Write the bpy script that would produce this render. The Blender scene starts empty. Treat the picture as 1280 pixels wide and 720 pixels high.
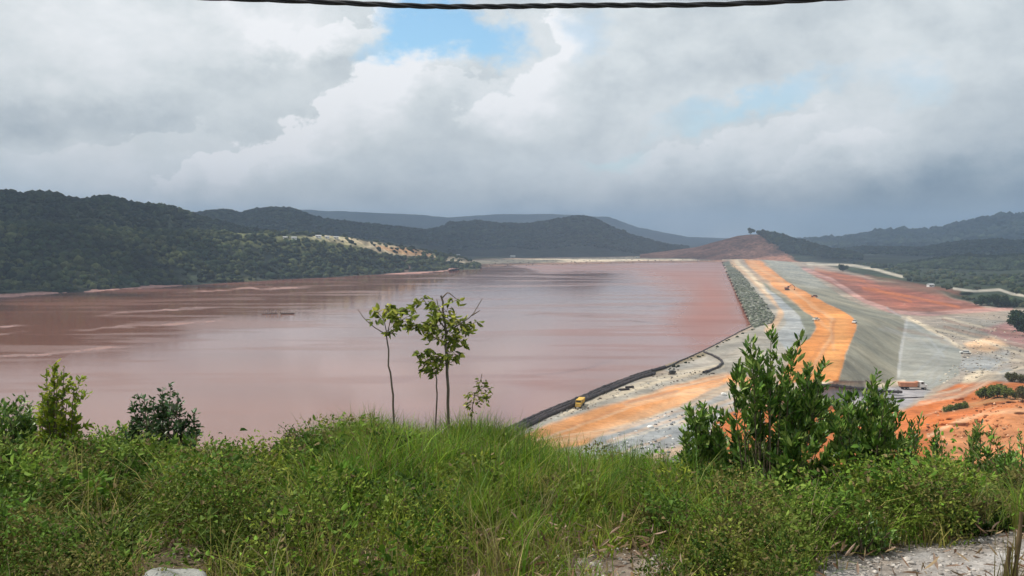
import bpy, bmesh, math, random
import numpy as np
from mathutils import Vector, Matrix
rng = np.random.default_rng(11); random.seed(5)
SC = bpy.context.scene
F = 1108.5; EYE = 50.0; PITCH = math.atan(60/F)
CP, SP = math.cos(PITCH), math.sin(PITCH)
R = math.radians

# ------------------------------------------------------------ camera maths
def ray(u, v):
    u = np.asarray(u, float); v = np.asarray(v, float)
    x = (u-640)/F; y = -(v-360)/F
    return x, CP+y*SP, -SP+y*CP
def at_z(u, v, z):
    dx, dy, dz = ray(u, v); t = (z-EYE)/dz
    return np.stack([dx*t, dy*t, dz*t+EYE], -1)
def at_d(u, v, d):
    dx, dy, dz = ray(u, v); t = np.asarray(d, float)/dy
    return np.stack([dx*t, dy*t, dz*t+EYE], -1)
def project(P):
    x, y, z = P[..., 0], P[..., 1], P[..., 2]-EYE
    f = y*CP-z*SP; up = y*SP+z*CP
    f = np.where(f < .1, .1, f)
    return 640+F*x/f, 360-F*up/f

# ------------------------------------------------------------ noise
def _h(i, j, s):
    n = (i*374761393+j*668265263+s*982451653) & 0x7fffffff
    n = ((n ^ (n >> 13))*1274126177) & 0x7fffffff
    return ((n ^ (n >> 16)) & 0xffff)/65535.0
def vnoise(x, y, s=0):
    xi = np.floor(x).astype(np.int64); yi = np.floor(y).astype(np.int64)
    fx = x-xi; fy = y-yi; fx = fx*fx*(3-2*fx); fy = fy*fy*(3-2*fy)
    a = _h(xi, yi, s); b = _h(xi+1, yi, s); c = _h(xi, yi+1, s); d = _h(xi+1, yi+1, s)
    return (a*(1-fx)+b*fx)*(1-fy)+(c*(1-fx)+d*fx)*fy
def fbm(x, y, o=4, s=0):
    r = 0; a = .5; t = 0
    for k in range(o):
        r = r+a*vnoise(x*2**k+k*17.3, y*2**k+k*9.1, s+k); t += a; a *= .5
    return r/t-.5
def sstep(a, b, x):
    t = np.clip((x-a)/(b-a), 0, 1); return t*t*(3-2*t)

# ------------------------------------------------------------ objects
def link(o): SC.collection.objects.link(o); return o
def tag(o, label=None, cat=None, group=None, kind=None):
    for k, v in (('label', label), ('category', cat), ('group', group), ('kind', kind)):
        if v: o[k] = v
    return o
def thing(name, label, cat, loc, rotz=0, group=None):
    o = link(bpy.data.objects.new(name, None)); o.location = loc; o.rotation_euler = (0, 0, rotz)
    return tag(o, label, cat, group)
def mesh_np(name, V, Fc, mat, parent=None, col=None, smooth=False):
    V = np.asarray(V, np.float32).reshape(-1, 3); Fc = np.asarray(Fc, np.int32)
    me = bpy.data.meshes.new(name); n, k = Fc.shape
    me.vertices.add(len(V)); me.vertices.foreach_set('co', V.ravel())
    me.loops.add(n*k); me.loops.foreach_set('vertex_index', Fc.ravel())
    me.polygons.add(n); me.polygons.foreach_set('loop_start', np.arange(0, n*k, k, dtype=np.int32))
    me.polygons.foreach_set('loop_total', np.full(n, k, np.int32))
    me.update(calc_edges=True)
    if smooth: me.polygons.foreach_set('use_smooth', np.ones(n, bool))
    if col is not None:
        a = me.color_attributes.new('Col', 'FLOAT_COLOR', 'POINT')
        c = np.ones((len(V), 4), np.float32); c[:, :3] = col; a.data.foreach_set('color', c.ravel())
    me.materials.append(mat)
    o = link(bpy.data.objects.new(name, me))
    if parent: o.parent = parent
    return o
def bm_obj(name, bm, mat, parent=None, bevel=0, smooth=False):
    me = bpy.data.meshes.new(name); bmesh.ops.recalc_face_normals(bm, faces=bm.faces)
    if bevel: bmesh.ops.bevel(bm, geom=list(bm.edges), offset=bevel, segments=1, affect='EDGES', clamp_overlap=True)
    if smooth:
        for f in bm.faces: f.smooth = True
    bm.to_mesh(me); bm.free(); me.materials.append(mat)
    o = link(bpy.data.objects.new(name, me))
    if parent: o.parent = parent
    return o
def box(bm, c, s, top=None, shift=(0, 0)):
    """box centred c size s; top = (sx,sy) size of its upper face, shifted"""
    top = top or (s[0], s[1]); vs = []
    for z, (sx, sy), (ox, oy) in ((-1, (s[0], s[1]), (0, 0)), (1, top, shift)):
        for x, y in ((-1, -1), (1, -1), (1, 1), (-1, 1)):
            vs.append(bm.verts.new((c[0]+ox+x*sx/2, c[1]+oy+y*sy/2, c[2]+z*s[2]/2)))
    for q in ((0, 1, 5, 4), (1, 2, 6, 5), (2, 3, 7, 6), (3, 0, 4, 7), (3, 2, 1, 0), (4, 5, 6, 7)):
        bm.faces.new([vs[i] for i in q])
def cyl(bm, c, r, w, axis='Y', n=20):
    m = Matrix.Translation(c) @ (Matrix.Rotation(R(90), 4, 'X') if axis == 'Y' else Matrix.Rotation(R(90), 4, 'Y') if axis == 'X' else Matrix())
    bmesh.ops.create_cone(bm, cap_ends=True, segments=n, radius1=r, radius2=r, depth=w, matrix=m)
def tube(P, rad, n=6):
    P = np.asarray(P, float); rad = np.broadcast_to(np.asarray(rad, float), (len(P),))
    T = np.gradient(P, axis=0); T /= np.linalg.norm(T, axis=1)[:, None]+1e-9
    ref = np.tile([0.13, 0.2, 1.0], (len(P), 1)) if abs(T[:, 2]).mean() < .8 else np.tile([0, 1.0, .1], (len(P), 1))
    A = np.cross(T, ref); A /= np.linalg.norm(A, axis=1)[:, None]; B = np.cross(T, A)
    an = np.arange(n)*2*np.pi/n
    V = P[:, None]+rad[:, None, None]*(np.cos(an)[None, :, None]*A[:, None]+np.sin(an)[None, :, None]*B[:, None])
    f = []
    i = np.arange(len(P)-1)[:, None]*n; j = np.arange(n)[None]; k = (j+1) % n
    f = np.stack([i+j, i+k, i+n+k, i+n+j], -1).reshape(-1, 4)
    return V.reshape(-1, 3), f
class Acc:
    def __init__(s): s.V = []; s.F = []; s.C = []; s.n = 0
    def add(s, V, Fc, col=None):
        s.V.append(V); s.F.append(np.asarray(Fc)+s.n); s.n += len(V)
        if col is not None: s.C.append(np.broadcast_to(col, (len(V), 3)))
    def build(s, name, mat, parent=None, origin=(0, 0, 0), smooth=False):
        V = np.concatenate(s.V)-np.array(origin)
        return mesh_np(name, V, np.concatenate(s.F), mat, parent, np.concatenate(s.C) if s.C else None, smooth)

# ------------------------------------------------------------ materials
def newmat(name):
    m = bpy.data.materials.new(name); m.use_nodes = True
    nt = m.node_tree; b = nt.nodes['Principled BSDF']; return m, nt, b
def nd(nt, t, **k):
    n = nt.nodes.new(t)
    for a, b in k.items():
        if a.startswith('i_'): n.inputs[a[2:]].default_value = b
        else: setattr(n, a, b)
    return n
def noise_node(nt, scale, detail=4, vec=None, rough=.55):
    n = nd(nt, 'ShaderNodeTexNoise'); n.inputs['Scale'].default_value = scale; n.inputs['Detail'].default_value = detail
    n.inputs['Roughness'].default_value = rough
    if vec is None: vec = nd(nt, 'ShaderNodeNewGeometry').outputs['Position']
    nt.links.new(vec, n.inputs['Vector']); return n
def mulcol(nt, colsock, facsock, lo, hi):
    mr = nd(nt, 'ShaderNodeMapRange'); mr.inputs['From Min'].default_value = .3; mr.inputs['From Max'].default_value = .7
    mr.inputs['To Min'].default_value = lo; mr.inputs['To Max'].default_value = hi
    nt.links.new(facsock, mr.inputs['Value'])
    vm = nd(nt, 'ShaderNodeVectorMath', operation='SCALE'); nt.links.new(colsock, vm.inputs[0]); nt.links.new(mr.outputs[0], vm.inputs['Scale'])
    return vm.outputs[0]
def earth_mat(name, scales, lo=.75, hi=1.25, bump=.3, bdist=.5, rough=.95):
    m, nt, b = newmat(name)
    a = nd(nt, 'ShaderNodeVertexColor', layer_name='Col'); c = a.outputs['Color']
    last = None
    for s in scales:
        n = noise_node(nt, s, 5); c = mulcol(nt, c, n.outputs['Fac'], lo, hi); last = n
    nt.links.new(c, b.inputs['Base Color']); b.inputs['Roughness'].default_value = rough
    b.inputs['Specular IOR Level'].default_value = .15
    bp = nd(nt, 'ShaderNodeBump'); bp.inputs['Strength'].default_value = bump; bp.inputs['Distance'].default_value = bdist
    nt.links.new(last.outputs['Fac'], bp.inputs['Height']); nt.links.new(bp.outputs[0], b.inputs['Normal'])
    return m
def paint_mat(name, col, rough=.45, metal=0, scale=2, lo=.8, hi=1.1, spec=.4):
    m, nt, b = newmat(name)
    rgb = nd(nt, 'ShaderNodeRGB'); rgb.outputs[0].default_value = (*col, 1)
    tc = nd(nt, 'ShaderNodeTexCoord'); n = noise_node(nt, scale, 5, tc.outputs['Object'])
    nt.links.new(mulcol(nt, rgb.outputs[0], n.outputs['Fac'], lo, hi), b.inputs['Base Color'])
    b.inputs['Roughness'].default_value = rough; b.inputs['Metallic'].default_value = metal
    b.inputs['Specular IOR Level'].default_value = spec
    return m
def leaf_mat(name, trans=.35, rough=.5, spec=.35):
    m, nt, b = newmat(name)
    a = nd(nt, 'ShaderNodeVertexColor', layer_name='Col')
    n = noise_node(nt, 3.0, 3); c = mulcol(nt, a.outputs['Color'], n.outputs['Fac'], .75, 1.25)
    nt.links.new(c, b.inputs['Base Color']); b.inputs['Roughness'].default_value = rough; b.inputs['Specular IOR Level'].default_value = spec
    t = nd(nt, 'ShaderNodeBsdfTranslucent'); nt.links.new(c, t.inputs['Color'])
    mx = nd(nt, 'ShaderNodeMixShader'); mx.inputs[0].default_value = trans
    nt.links.new(b.outputs[0], mx.inputs[1]); nt.links.new(t.outputs[0], mx.inputs[2])
    nt.links.new(mx.outputs[0], nt.nodes['Material Output'].inputs['Surface'])
    return m
M = {}
M['earth'] = earth_mat('mined_earth', (.012, .06, .35), .78, 1.22, .6, 1.2)
M['gravel'] = earth_mat('graded_gravel', (.02, .12, .6), .86, 1.14, .5, .8)
M['hill'] = earth_mat('hill_cover', (.006, .03, .12), .65, 1.35, .8, 6)
M['soil'] = earth_mat('roadside_soil', (1.3, 9, 40), .75, 1.25, .8, .03)
M['canopy'] = earth_mat('tree_canopy', (.02, .3, 1.2), .6, 1.4, 1, 1.0)
M['leaf'] = leaf_mat('leaf', .3, .6, .12)
M['glossleaf'] = leaf_mat('glossy_leaf', .22, .38, .4)
M['grass'] = leaf_mat('grass_blade', .4, .55, .2)
M['stone'] = earth_mat('stone', (2, 12, 60), .8, 1.2, .6, .02)
M['stem'] = paint_mat('stem_bark', (.13, .10, .065), .85, 0, 12, .7, 1.2, .1)
M['greystem'] = paint_mat('grey_bark', (.16, .13, .10), .85, 0, 12, .7, 1.2, .1)
M['drystem'] = paint_mat('dry_stalk', (.12, .085, .045), .9, 0, 14, .6, 1.3, .1)
M['blackpipe'] = paint_mat('black_plastic_pipe', (.03, .022, .021), .55, 0, .25, .4, 2.2, .3)
M['cable'] = paint_mat('cable_sheath', (.012, .012, .013), .6, 0, 3)
M['orange'] = paint_mat('faded_orange_paint', (.55, .24, .13), .5, 0, 1.2)
M['white'] = paint_mat('white_paint', (.75, .74, .70), .4, 0, 1.2)
M['yellow'] = paint_mat('yellow_paint', (.62, .38, .06), .5, 0, 1.2)
M['rust'] = paint_mat('dull_brown_paint', (.22, .07, .035), .6, 0, 1.2)
M['dark'] = paint_mat('dark_metal', (.03, .028, .027), .6, 0, 3)
M['tyre'] = paint_mat('tyre_rubber', (.02, .019, .018), .8, 0, 6)
M['hub'] = paint_mat('wheel_hub', (.35, .33, .3), .5, .3, 6)
M['glass'] = paint_mat('dark_glass', (.02, .025, .03), .1, 0, 1, .9, 1.1, .6)
M['tin'] = paint_mat('tin_roof', (.5, .5, .5), .4, .3, .8)
M['plaster'] = paint_mat('cream_plaster', (.7, .66, .56), .8, 0, .6)
M['wood'] = paint_mat('weathered_wood', (.16, .12, .10), .85, 0, 3)
M['palewood'] = paint_mat('bleached_wood', (.42, .34, .27), .85, 0, 3)
def cloud_mat():
    m, nt, b = newmat('cloud_vapour'); b.inputs['Base Color'].default_value = (.9, .9, .9, 1)
    n = noise_node(nt, .002, 4); c = mulcol(nt, nd(nt, 'ShaderNodeRGB').outputs[0], n.outputs['Fac'], .9, 1)
    nt.nodes['RGB'].outputs[0].default_value = (.9, .9, .92, 1); nt.links.new(c, b.inputs['Base Color'])
    b.inputs['Roughness'].default_value = 1; b.inputs['Specular IOR Level'].default_value = 0
    t = nd(nt, 'ShaderNodeBsdfTranslucent'); t.inputs['Color'].default_value = (.9, .9, .92, 1)
    mx = nd(nt, 'ShaderNodeMixShader'); mx.inputs[0].default_value = .5
    nt.links.new(b.outputs[0], mx.inputs[1]); nt.links.new(t.outputs[0], mx.inputs[2])
    nt.links.new(mx.outputs[0], nt.nodes['Material Output'].inputs['Surface']); return m
M['cloud'] = cloud_mat()

def water_mat():
    m, nt, b = newmat('silty_water'); L = nt.links.new
    geo = nd(nt, 'ShaderNodeNewGeometry')
    mp = nd(nt, 'ShaderNodeMapping'); L(geo.outputs['Position'], mp.inputs['Vector']); mp.inputs['Rotation'].default_value = (0, 0, R(-14)); mp.inputs['Scale'].default_value = (.35, 1.4, 1)
    a = nd(nt, 'ShaderNodeVertexColor', layer_name='Col')
    n1 = noise_node(nt, .012, 6, mp.outputs[0]); c = mulcol(nt, a.outputs['Color'], n1.outputs['Fac'], .88, 1.12)
    L(c, b.inputs['Base Color'])
    n2 = noise_node(nt, .02, 5, mp.outputs[0])                    # bands of ruffled water
    mr = nd(nt, 'ShaderNodeMapRange'); mr.inputs['From Min'].default_value = .50; mr.inputs['From Max'].default_value = .58
    mr.inputs['To Min'].default_value = .05; mr.inputs['To Max'].default_value = .17; L(n2.outputs['Fac'], mr.inputs['Value'])
    mud = nd(nt, 'ShaderNodeVertexColor', layer_name='Mud'); sep = nd(nt, 'ShaderNodeSeparateColor'); L(mud.outputs['Color'], sep.inputs[0])
    mx = nd(nt, 'ShaderNodeMix', data_type='FLOAT'); L(sep.outputs[0], mx.inputs['Factor']); L(mr.outputs[0], mx.inputs['A']); mx.inputs['B'].default_value = .75
    L(mx.outputs['Result'], b.inputs['Roughness']); b.inputs['IOR'].default_value = 1.33
    sp = nd(nt, 'ShaderNodeMath', operation='MULTIPLY_ADD'); L(sep.outputs[0], sp.inputs[0]); sp.inputs[1].default_value = -.3; sp.inputs[2].default_value = .5
    L(sp.outputs[0], b.inputs['Specular IOR Level'])
    n3 = noise_node(nt, .8, 3, mp.outputs[0]); bp = nd(nt, 'ShaderNodeBump'); bp.inputs['Strength'].default_value = .05; bp.inputs['Distance'].default_value = .3
    L(n3.outputs['Fac'], bp.inputs['Height']); L(bp.outputs[0], b.inputs['Normal'])
    return m
M['water'] = water_mat()

# ------------------------------------------------------------ far terrain
SHORE = [(-600, 403), (-400, 392), (-200, 382), (0, 371), (60, 367), (110, 364), (200, 358), (250, 353), (330, 348), (400, 345.5), (470, 343), (520, 341), (560, 338), (590, 334),
         (640, 331), (720, 330), (800, 328.5), (903, 327.5)]
DAMEDGE = [(908, 340), (914, 351), (927, 379), (939, 406), (924, 416), (880, 440), (830, 458), (783, 475), (714, 503), (630, 541), (560, 580), (470, 680)]
LAKE = SHORE+DAMEDGE+[(-600, 680)]
ZC = np.array([
 (903,328,3),(914,345,4),(925,365,4),(940,395,4),(947,407,3),(960,390,4),(600,328,4),(700,326,4),(800,324,4),(700,318,3),(850,318,4),
 (930,326,4),(971,361,5),(1017,398,5),(1011,423,5),(980,473,5),(949,326,4),(1017,370,4),(1070,405,4),(1055,454,4),(1049,473,4),
 (986,326,0),(1049,370,-6),(1133,398,-8),(1124,445,-8),(1120,475,-8),(1200,440,-9),(1280,400,-9),(1280,450,-9),(1400,430,-9),(1150,490,-8),(1200,480,-7),
 (636,546,2),(705,521,2),(783,499,2),(846,480,2),(905,465,3),(755,540,1),(850,520,1),(900,540,1),(960,510,0),(1040,500,-5),(1100,495,-6),(700,600,3),(850,580,1),(950,570,1),(1100,525,-5),
 (1160,512,-4),(1200,492,-5),(1250,485,-2),(1280,480,-2),(1200,530,0),(1280,520,3),(1150,560,2),(1280,600,4),(1400,520,5),(1050,600,0),
 (1080,350,-5),(1150,378,-8),(1170,362,-4),(1208,379,-8),(1264,388,-9),(1260,370,-3),(1033,329,3),(1100,340,0),(1200,355,0),(1280,360,2),(1400,370,2),(1000,318,5),(1100,320,6),(1300,320,8),
 (0,340,4),(-300,350,4),(200,335,4),(400,330,4),(560,327,3),(700,310,5),(900,310,6),(1200,308,8)], float)
def zfield(u, v):
    u = np.asarray(u, float); v = np.asarray(v, float); num = 0; den = 0
    for cu, cv, cz in ZC:
        w = 1/(((u-cu)*.6)**2+((v-cv)*1.5)**2+90)**2.2
        num = num+w*cz; den = den+w
    zs_ = num/den; V0 = [321, 326, 345, 351, 370, 386, 398, 407, 426, 454, 476, 500, 520]
    uL = np.interp(v, V0, [940, 949, 976, 983, 1017, 1049, 1067, 1072, 1064, 1055, 1045, 975, 940]); uR = np.interp(v, V0, [978, 986, 1015, 1024, 1052, 1090, 1133, 1131, 1128, 1123, 1121, 1130, 1135])
    zR = np.interp(v, [321, 326, 345, 370, 398, 445], [2, 1, -2, -5, -8, -8.3]); f = np.clip((u-uL)/(uR-uL), 0, 1); f = f*.8+.2*f*f*(3-2*f)
    st = 4+(zR-4)*f; w = (1-sstep(uR+10, uR+100, u))*sstep(905, 940, u)*sstep(317, 324, v)*(1-sstep(495, 540, v))
    return zs_*(1-w)+st*w
def sd_poly(U, V, poly):
    P = np.array(poly, float); Q = np.roll(P, -1, 0); d2 = np.full(U.shape, 1e12); ins = np.zeros(U.shape, bool)
    for (ax, ay), (bx, by) in zip(P, Q):
        ex, ey = bx-ax, by-ay; t = np.clip(((U-ax)*ex+(V-ay)*ey)/(ex*ex+ey*ey+1e-12), 0, 1)
        d2 = np.minimum(d2, (U-ax-t*ex)**2+(V-ay-t*ey)**2)
        if ay != by:
            c = ((ay > V) != (by > V)) & (U < (bx-ax)*(V-ay)/(by-ay)+ax); ins ^= c
    d = np.sqrt(d2); return np.where(ins, -d, d)
def d_line(U, V, line):
    P = np.array(line, float); d2 = np.full(U.shape, 1e12)
    for (ax, ay), (bx, by) in zip(P[:-1], P[1:]):
        ex, ey = bx-ax, by-ay; t = np.clip(((U-ax)*ex+(V-ay)*ey)/(ex*ex+ey*ey+1e-12), 0, 1)
        d2 = np.minimum(d2, (U-ax-t*ex)**2+(V-ay-t*ey)**2)
    return np.sqrt(d2)
uu = np.arange(-360, 1640.1, 1.7)
vv = np.concatenate([np.arange(302.6, 318, .6), np.arange(318, 430, .8), np.arange(430, 672, 1.5)])
U, V = np.meshgrid(uu, vv); sh = U.shape
WU = fbm(U/22, V/9, 4, 3); WV = fbm(U/22, V/9, 4, 13)      # natural wobble of the borders
Z0 = zfield(U, V)
sdl = sd_poly(U+WU*3, V+WV*1.6+fbm(U/40, U*0+3, 4, 91)*5*(1-sstep(520, 600, U))*(V < 420), LAKE)
water = sdl < 0
Z = np.where(water, 0, Z0); Z = np.where(~water & (U < 935) & (Z < .6), .6, Z)
P0 = at_z(U, V, Z0)
mnd = sstep(1120, 1180, U)*sstep(478, 500, V)
Z = np.where(water, 0, Z+fbm(P0[..., 0]/14, P0[..., 1]/14, 4, 5)*(.9+mnd*4)*np.clip(1.5*sdl, 0, 4)/4)
bank = .35+np.maximum(Z-.35, 0)*sstep(0, 9, sdl); Z = np.where(~water & (U < 560), bank, Z)
bank = .35+np.maximum(Z-.35, 0)*sstep(0, 4.5, sdl); Z = np.where(~water & (U >= 560) & (U < 903) & (V < 335), bank, Z)
Z = np.where(~water & (U < 935) & (Z < .3), .3, Z)
PT = at_z(U, V, Z)
pu, pv = U+WU*7, V+WV*3.2
C = {'orange': (.50, .20, .06), 'pale_orange': (.50, .32, .19), 'cream': (.50, .42, .31), 'pale': (.27, .25, .215), 'slope': (.215, .205, .16), 'light': (.225, .228, .205),
     'riprap': (.115, .12, .09), 'tan': (.27, .22, .175), 'red': (.22, .09, .063), 'forest': (.024, .034, .017), 'blue': (.27, .28, .28), 'rust': (.42, .13, .04), 'pink': (.36, .21, .18), 'brown': (.20, .12, .085)}
COL = np.zeros(sh+(3,)); COL[:] = C['forest']
def paint(poly, c, feather=1.2, a=1.0, wob=1.0):
    d = sd_poly(U+(pu-U)*wob, V+(pv-V)*wob, poly); m = (1-sstep(-feather, feather, d))*a
    COL[:] = COL*(1-m[..., None])+np.array(C[c] if isinstance(c, str) else c)*m[..., None]
def line(pts, c, w, a=1.0, wob=.4, feather=1.0):
    d = d_line(U+(pu-U)*wob, V+(pv-V)*wob, pts); m = (1-sstep(w-feather, w+feather, d))*a
    COL[:] = COL*(1-m[..., None])+np.array(C[c] if isinstance(c, str) else c)*m[..., None]
g = fbm(PT[..., 0]/120, PT[..., 1]/120, 4, 9)[..., None]
COL[:] = COL*(1+g*1.2)+np.clip(g-.08, 0, 1)*np.array([.08, .085, .03])
paint([(-700, 412), (-200, 380), (0, 368), (200, 355), (330, 345), (470, 341), (590, 331), (590, 345), (330, 360), (0, 400), (-600, 440)], 'pink', 1)
paint([(880, 326), (905, 318), (1000, 322), (1033, 331), (1099, 350), (1167, 361), (1208, 378), (1264, 386), (1700, 380), (1700, 720), (560, 720), (600, 560), (905, 330)], 'tan', 2)
paint([(575, 325), (640, 323), (800, 319), (930, 319), (905, 329), (590, 336)], 'brown', 1)
line([(585, 328), (640, 326.5), (720, 325), (800, 323.5), (903, 322.5), (950, 321.5)], 'cream', 2.6)
paint([(1005, 336), (1055, 341), (1099, 352), (1130, 355), (1167, 361), (1189, 372), (1208, 378), (1245, 388), (1161, 391), (1111, 387), (1070, 372), (1030, 350)], 'red', 2)
paint([(1070, 356), (1120, 360), (1160, 366), (1180, 378), (1130, 384), (1090, 372)], (.26, .085, .055), 4, .7)
paint([(1090, 350), (1167, 357), (1210, 370), (1190, 372), (1150, 364), (1100, 357)], (.10, .07, .045), 3, .6)
line([(1010, 330), (1033, 330), (1067, 332), (1092, 336), (1111, 341.5), (1128, 346)], (.38, .34, .27), 1.6, 1, .1)
line([(1192, 361), (1217, 364), (1249, 362), (1264, 367), (1300, 373)], (.34, .31, .26), 1.5, 1, .1)
line([(1005, 336), (1040, 350), (1080, 376), (1117, 390), (1161, 393), (1192, 390), (1264, 386)], 'pink', 2.4)
# downstream flats
paint([(1140, 400), (1290, 388), (1290, 520), (1180, 480), (1200, 440)], (.25, .215, .18), 3)
paint([(1150, 410), (1210, 398), (1262, 405), (1240, 425), (1200, 425)], (.22, .2, .17), 4)
paint([(1205, 430), (1240, 420), (1262, 432), (1240, 440), (1215, 441)], 'pale_orange', 3, .8)
paint([(1225, 412), (1262, 402), (1285, 420), (1290, 440), (1258, 428)], (.28, .13, .12), 3, .8)
paint([(1165, 452), (1262, 440), (1262, 470), (1200, 462)], 'blue', 4, .8)
# the dam
paint([(903, 328), (913, 326), (936, 351), (955, 376), (969, 396), (966, 404), (942, 411), (939, 406), (927, 379), (914, 351)], 'riprap', 1)
paint([(913, 326), (933, 331), (958, 361), (983, 386), (990, 400), (975, 470), (905, 466), (870, 470), (830, 462), (880, 440), (925, 418), (942, 411), (969, 400), (955, 376), (936, 351)], 'pale', 1.5)
line([(917, 328), (945, 350), (965, 372), (978, 388), (970, 402), (960, 412)], 'pale_orange', 4, .75, .8, 2.5)
line([(920, 327), (940, 345), (960, 366)], 'cream', 2, .8)
paint([(955, 357), (976, 372), (1004, 395), (1010, 410), (996, 425), (985, 440), (968, 420), (984, 404), (980, 392)], 'blue', 2)
paint([(948, 350), (972, 362), (996, 381), (1017, 398), (1020, 409), (1011, 423), (996, 432), (999, 424), (1006, 410), (1000, 396), (975, 373)], (.16, .165, .13), 1.2)
OR = [(930, 325), (952, 345), (971, 361), (996, 381), (1017, 398), (1021, 409), (1011, 423), (992, 440), (975, 480), (1049, 476), (1055, 454), (1064, 426), (1072, 407), (1067, 398), (1049, 386), (1017, 370), (983, 351), (949, 325)]
paint(OR, 'orange', 1)
paint([(930, 325), (949, 325), (983, 351), (1010, 368), (990, 374), (960, 352)], (.50, .25, .12), 4, .7)
paint([(1030, 385), (1060, 398), (1060, 430), (1045, 470), (1020, 460), (1035, 420)], (.55, .26, .09), 8, .7)
SL = [(949, 321), (986, 326), (1014, 344), (1049, 368), (1080, 383), (1111, 391), (1133, 397), (1124, 445), (1121, 476), (1049, 476), (1055, 454), (1064, 426), (1072, 407), (1067, 398), (1049, 386), (1017, 370), (983, 351)]
paint(SL, 'slope', 1, 1, .5)
paint([(949, 321), (986, 326), (1014, 344), (1035, 359), (1015, 362), (980, 345)], (.26, .26, .23), 3, .8)
LS = [(1133, 397), (1149, 404), (1174, 420), (1202, 436), (1199, 468), (1161, 488), (1121, 476), (1124, 445)]
paint(LS, 'light', 1.2, 1, .5)
line([(1134, 399), (1126, 440), (1123, 470)], (.32, .32, .31), 2, .8, .2)
line([(1136, 397), (1165, 413), (1190, 428), (1212, 440)], 'cream', 2.0, .9)
line([(1020, 480), (1060, 481), (1110, 481), (1130, 478)], 'cream', 3, .8)
paint([(1020, 487), (1130, 484), (1165, 488), (1130, 510), (1090, 520), (1000, 520)], (.26, .25, .26), 2)
# lower left haul road and gravel
paint([(640, 548), (714, 507), (783, 480), (850, 462), (905, 466), (950, 480), (1000, 500), (940, 560), (850, 700), (560, 720), (600, 560)], 'pale', 2)
paint([(830, 462), (880, 443), (900, 452), (880, 466), (850, 472)], (.33, .30, .26), 1)
line([(820, 463), (850, 452), (880, 443)], (.16, .13, .08), 3, .8)
HR = [(642, 549), (705, 523), (783, 500), (846, 481), (892, 471), (920, 468), (960, 478), (940, 488), (911, 478), (877, 493), (846, 509), (799, 524), (755, 540), (730, 556), (674, 568), (620, 620), (560, 640)]
paint(HR, (.52, .235, .09), 3, .95, 1.3)
line([(660, 566), (720, 549), (790, 524), (850, 500), (880, 488)], 'pale_orange', 4, .5, 1, 4)
line([(650, 556), (720, 534), (800, 508), (870, 482)], 'orange', 4, .45, 1, 4)
paint([(735, 557), (765, 537), (846, 511), (900, 490), (930, 500), (870, 560), (780, 620), (700, 600)], (.27, .27, .265), 2)
paint([(745, 552), (775, 535), (800, 535), (790, 560), (760, 570)], (.17, .18, .18), 4, .6)
line([(770, 590), (830, 568), (862, 560)], 'pale_orange', 6, .7, 1, 4)
paint([(1130, 380), (1130, 380), (1130, 381)], 'tan')
paint([(893, 528), (925, 508), (970, 495), (1060, 510), (1130, 514), (1158, 497), (1180, 487), (1202, 478), (1229, 476), (1300, 478), (1640, 480), (1640, 700), (860, 700), (880, 560)], 'rust', 1.6)
paint([(1170, 540), (1230, 515), (1300, 500), (1640, 500), (1640, 700), (1120, 700)], (.46, .19, .08), 6)
line([(1160, 545), (1185, 532), (1210, 522)], 'pale_orange', 2, .8)
paint([(1200, 480), (1206, 470), (1222, 462), (1250, 466), (1232, 478)], 'cream', 2, .8)
line([(1180, 512), (1210, 508), (1250, 500), (1290, 494)], (.22, .16, .08), 4, .7, 1, 3)
g1 = fbm(PT[..., 0]/30, PT[..., 1]/30, 5, 31); g2 = fbm(PT[..., 0]/9, PT[..., 1]/9, 4, 33); wk = sstep(300, 322, V)*(U > 560)*(U < 1700)
COL[:] = COL*(1+wk[..., None]*(g1[..., None]*np.array([.9, .75, .6])+g2[..., None]*.55))
tr = np.random.default_rng(4)
for base, sprd, n_, cs in (([(640, 552), (714, 527), (783, 502), (846, 486), (905, 474)], 9, 12, ('cream', 'tan', (.36, .17, .09))), ([(940, 328), (975, 354), (1010, 380), (1042, 400), (1040, 425), (1010, 470)], 9, 10, ('pale_orange', (.36, .15, .06))),
                           ([(1110, 402), (1150, 425), (1180, 445), (1150, 480)], 22, 10, ('pale', 'blue')), ([(1120, 392), (1180, 410), (1240, 425), (1290, 440)], 16, 16, ('cream', 'tan', 'pale', 'brown')),
                           ([(1150, 500), (1200, 490), (1250, 462), (1290, 450)], 12, 10, ('tan', 'cream', 'pale')), ([(660, 580), (760, 560), (850, 530), (930, 500), (1000, 490)], 14, 16, ('cream', 'blue', (.2, .2, .2), 'pale_orange')),
                           ([(700, 512), (770, 488), (840, 470), (900, 455), (950, 425)], 8, 10, ('tan', 'cream', (.22, .2, .18))), ([(1150, 550), (1200, 530), (1260, 515), (1320, 512)], 22, 14, ('rust', 'pale_orange', (.3, .09, .04))),
                           ([(1020, 338), (1080, 355), (1140, 370), (1200, 380)], 10, 14, ('pink', (.2, .07, .05), 'rust'))):
    for _ in range(n_):
        b_ = np.array(base, float); i_ = tr.integers(0, len(b_)-1); j_ = tr.integers(i_+1, len(b_)); b_ = b_[i_:j_+1]; o_ = tr.normal(0, sprd*.6); pts = [(x+tr.normal(0, sprd*.25), y+o_+tr.normal(0, sprd*.2)) for x, y in b_]
        if len(pts) < 2: continue
        line(pts, cs[tr.integers(0, len(cs))], tr.uniform(.5, 2.2), tr.uniform(.25, .6), tr.uniform(.4, 1.5), 1)
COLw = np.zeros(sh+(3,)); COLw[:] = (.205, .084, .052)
MUD = np.zeros(sh)
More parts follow.
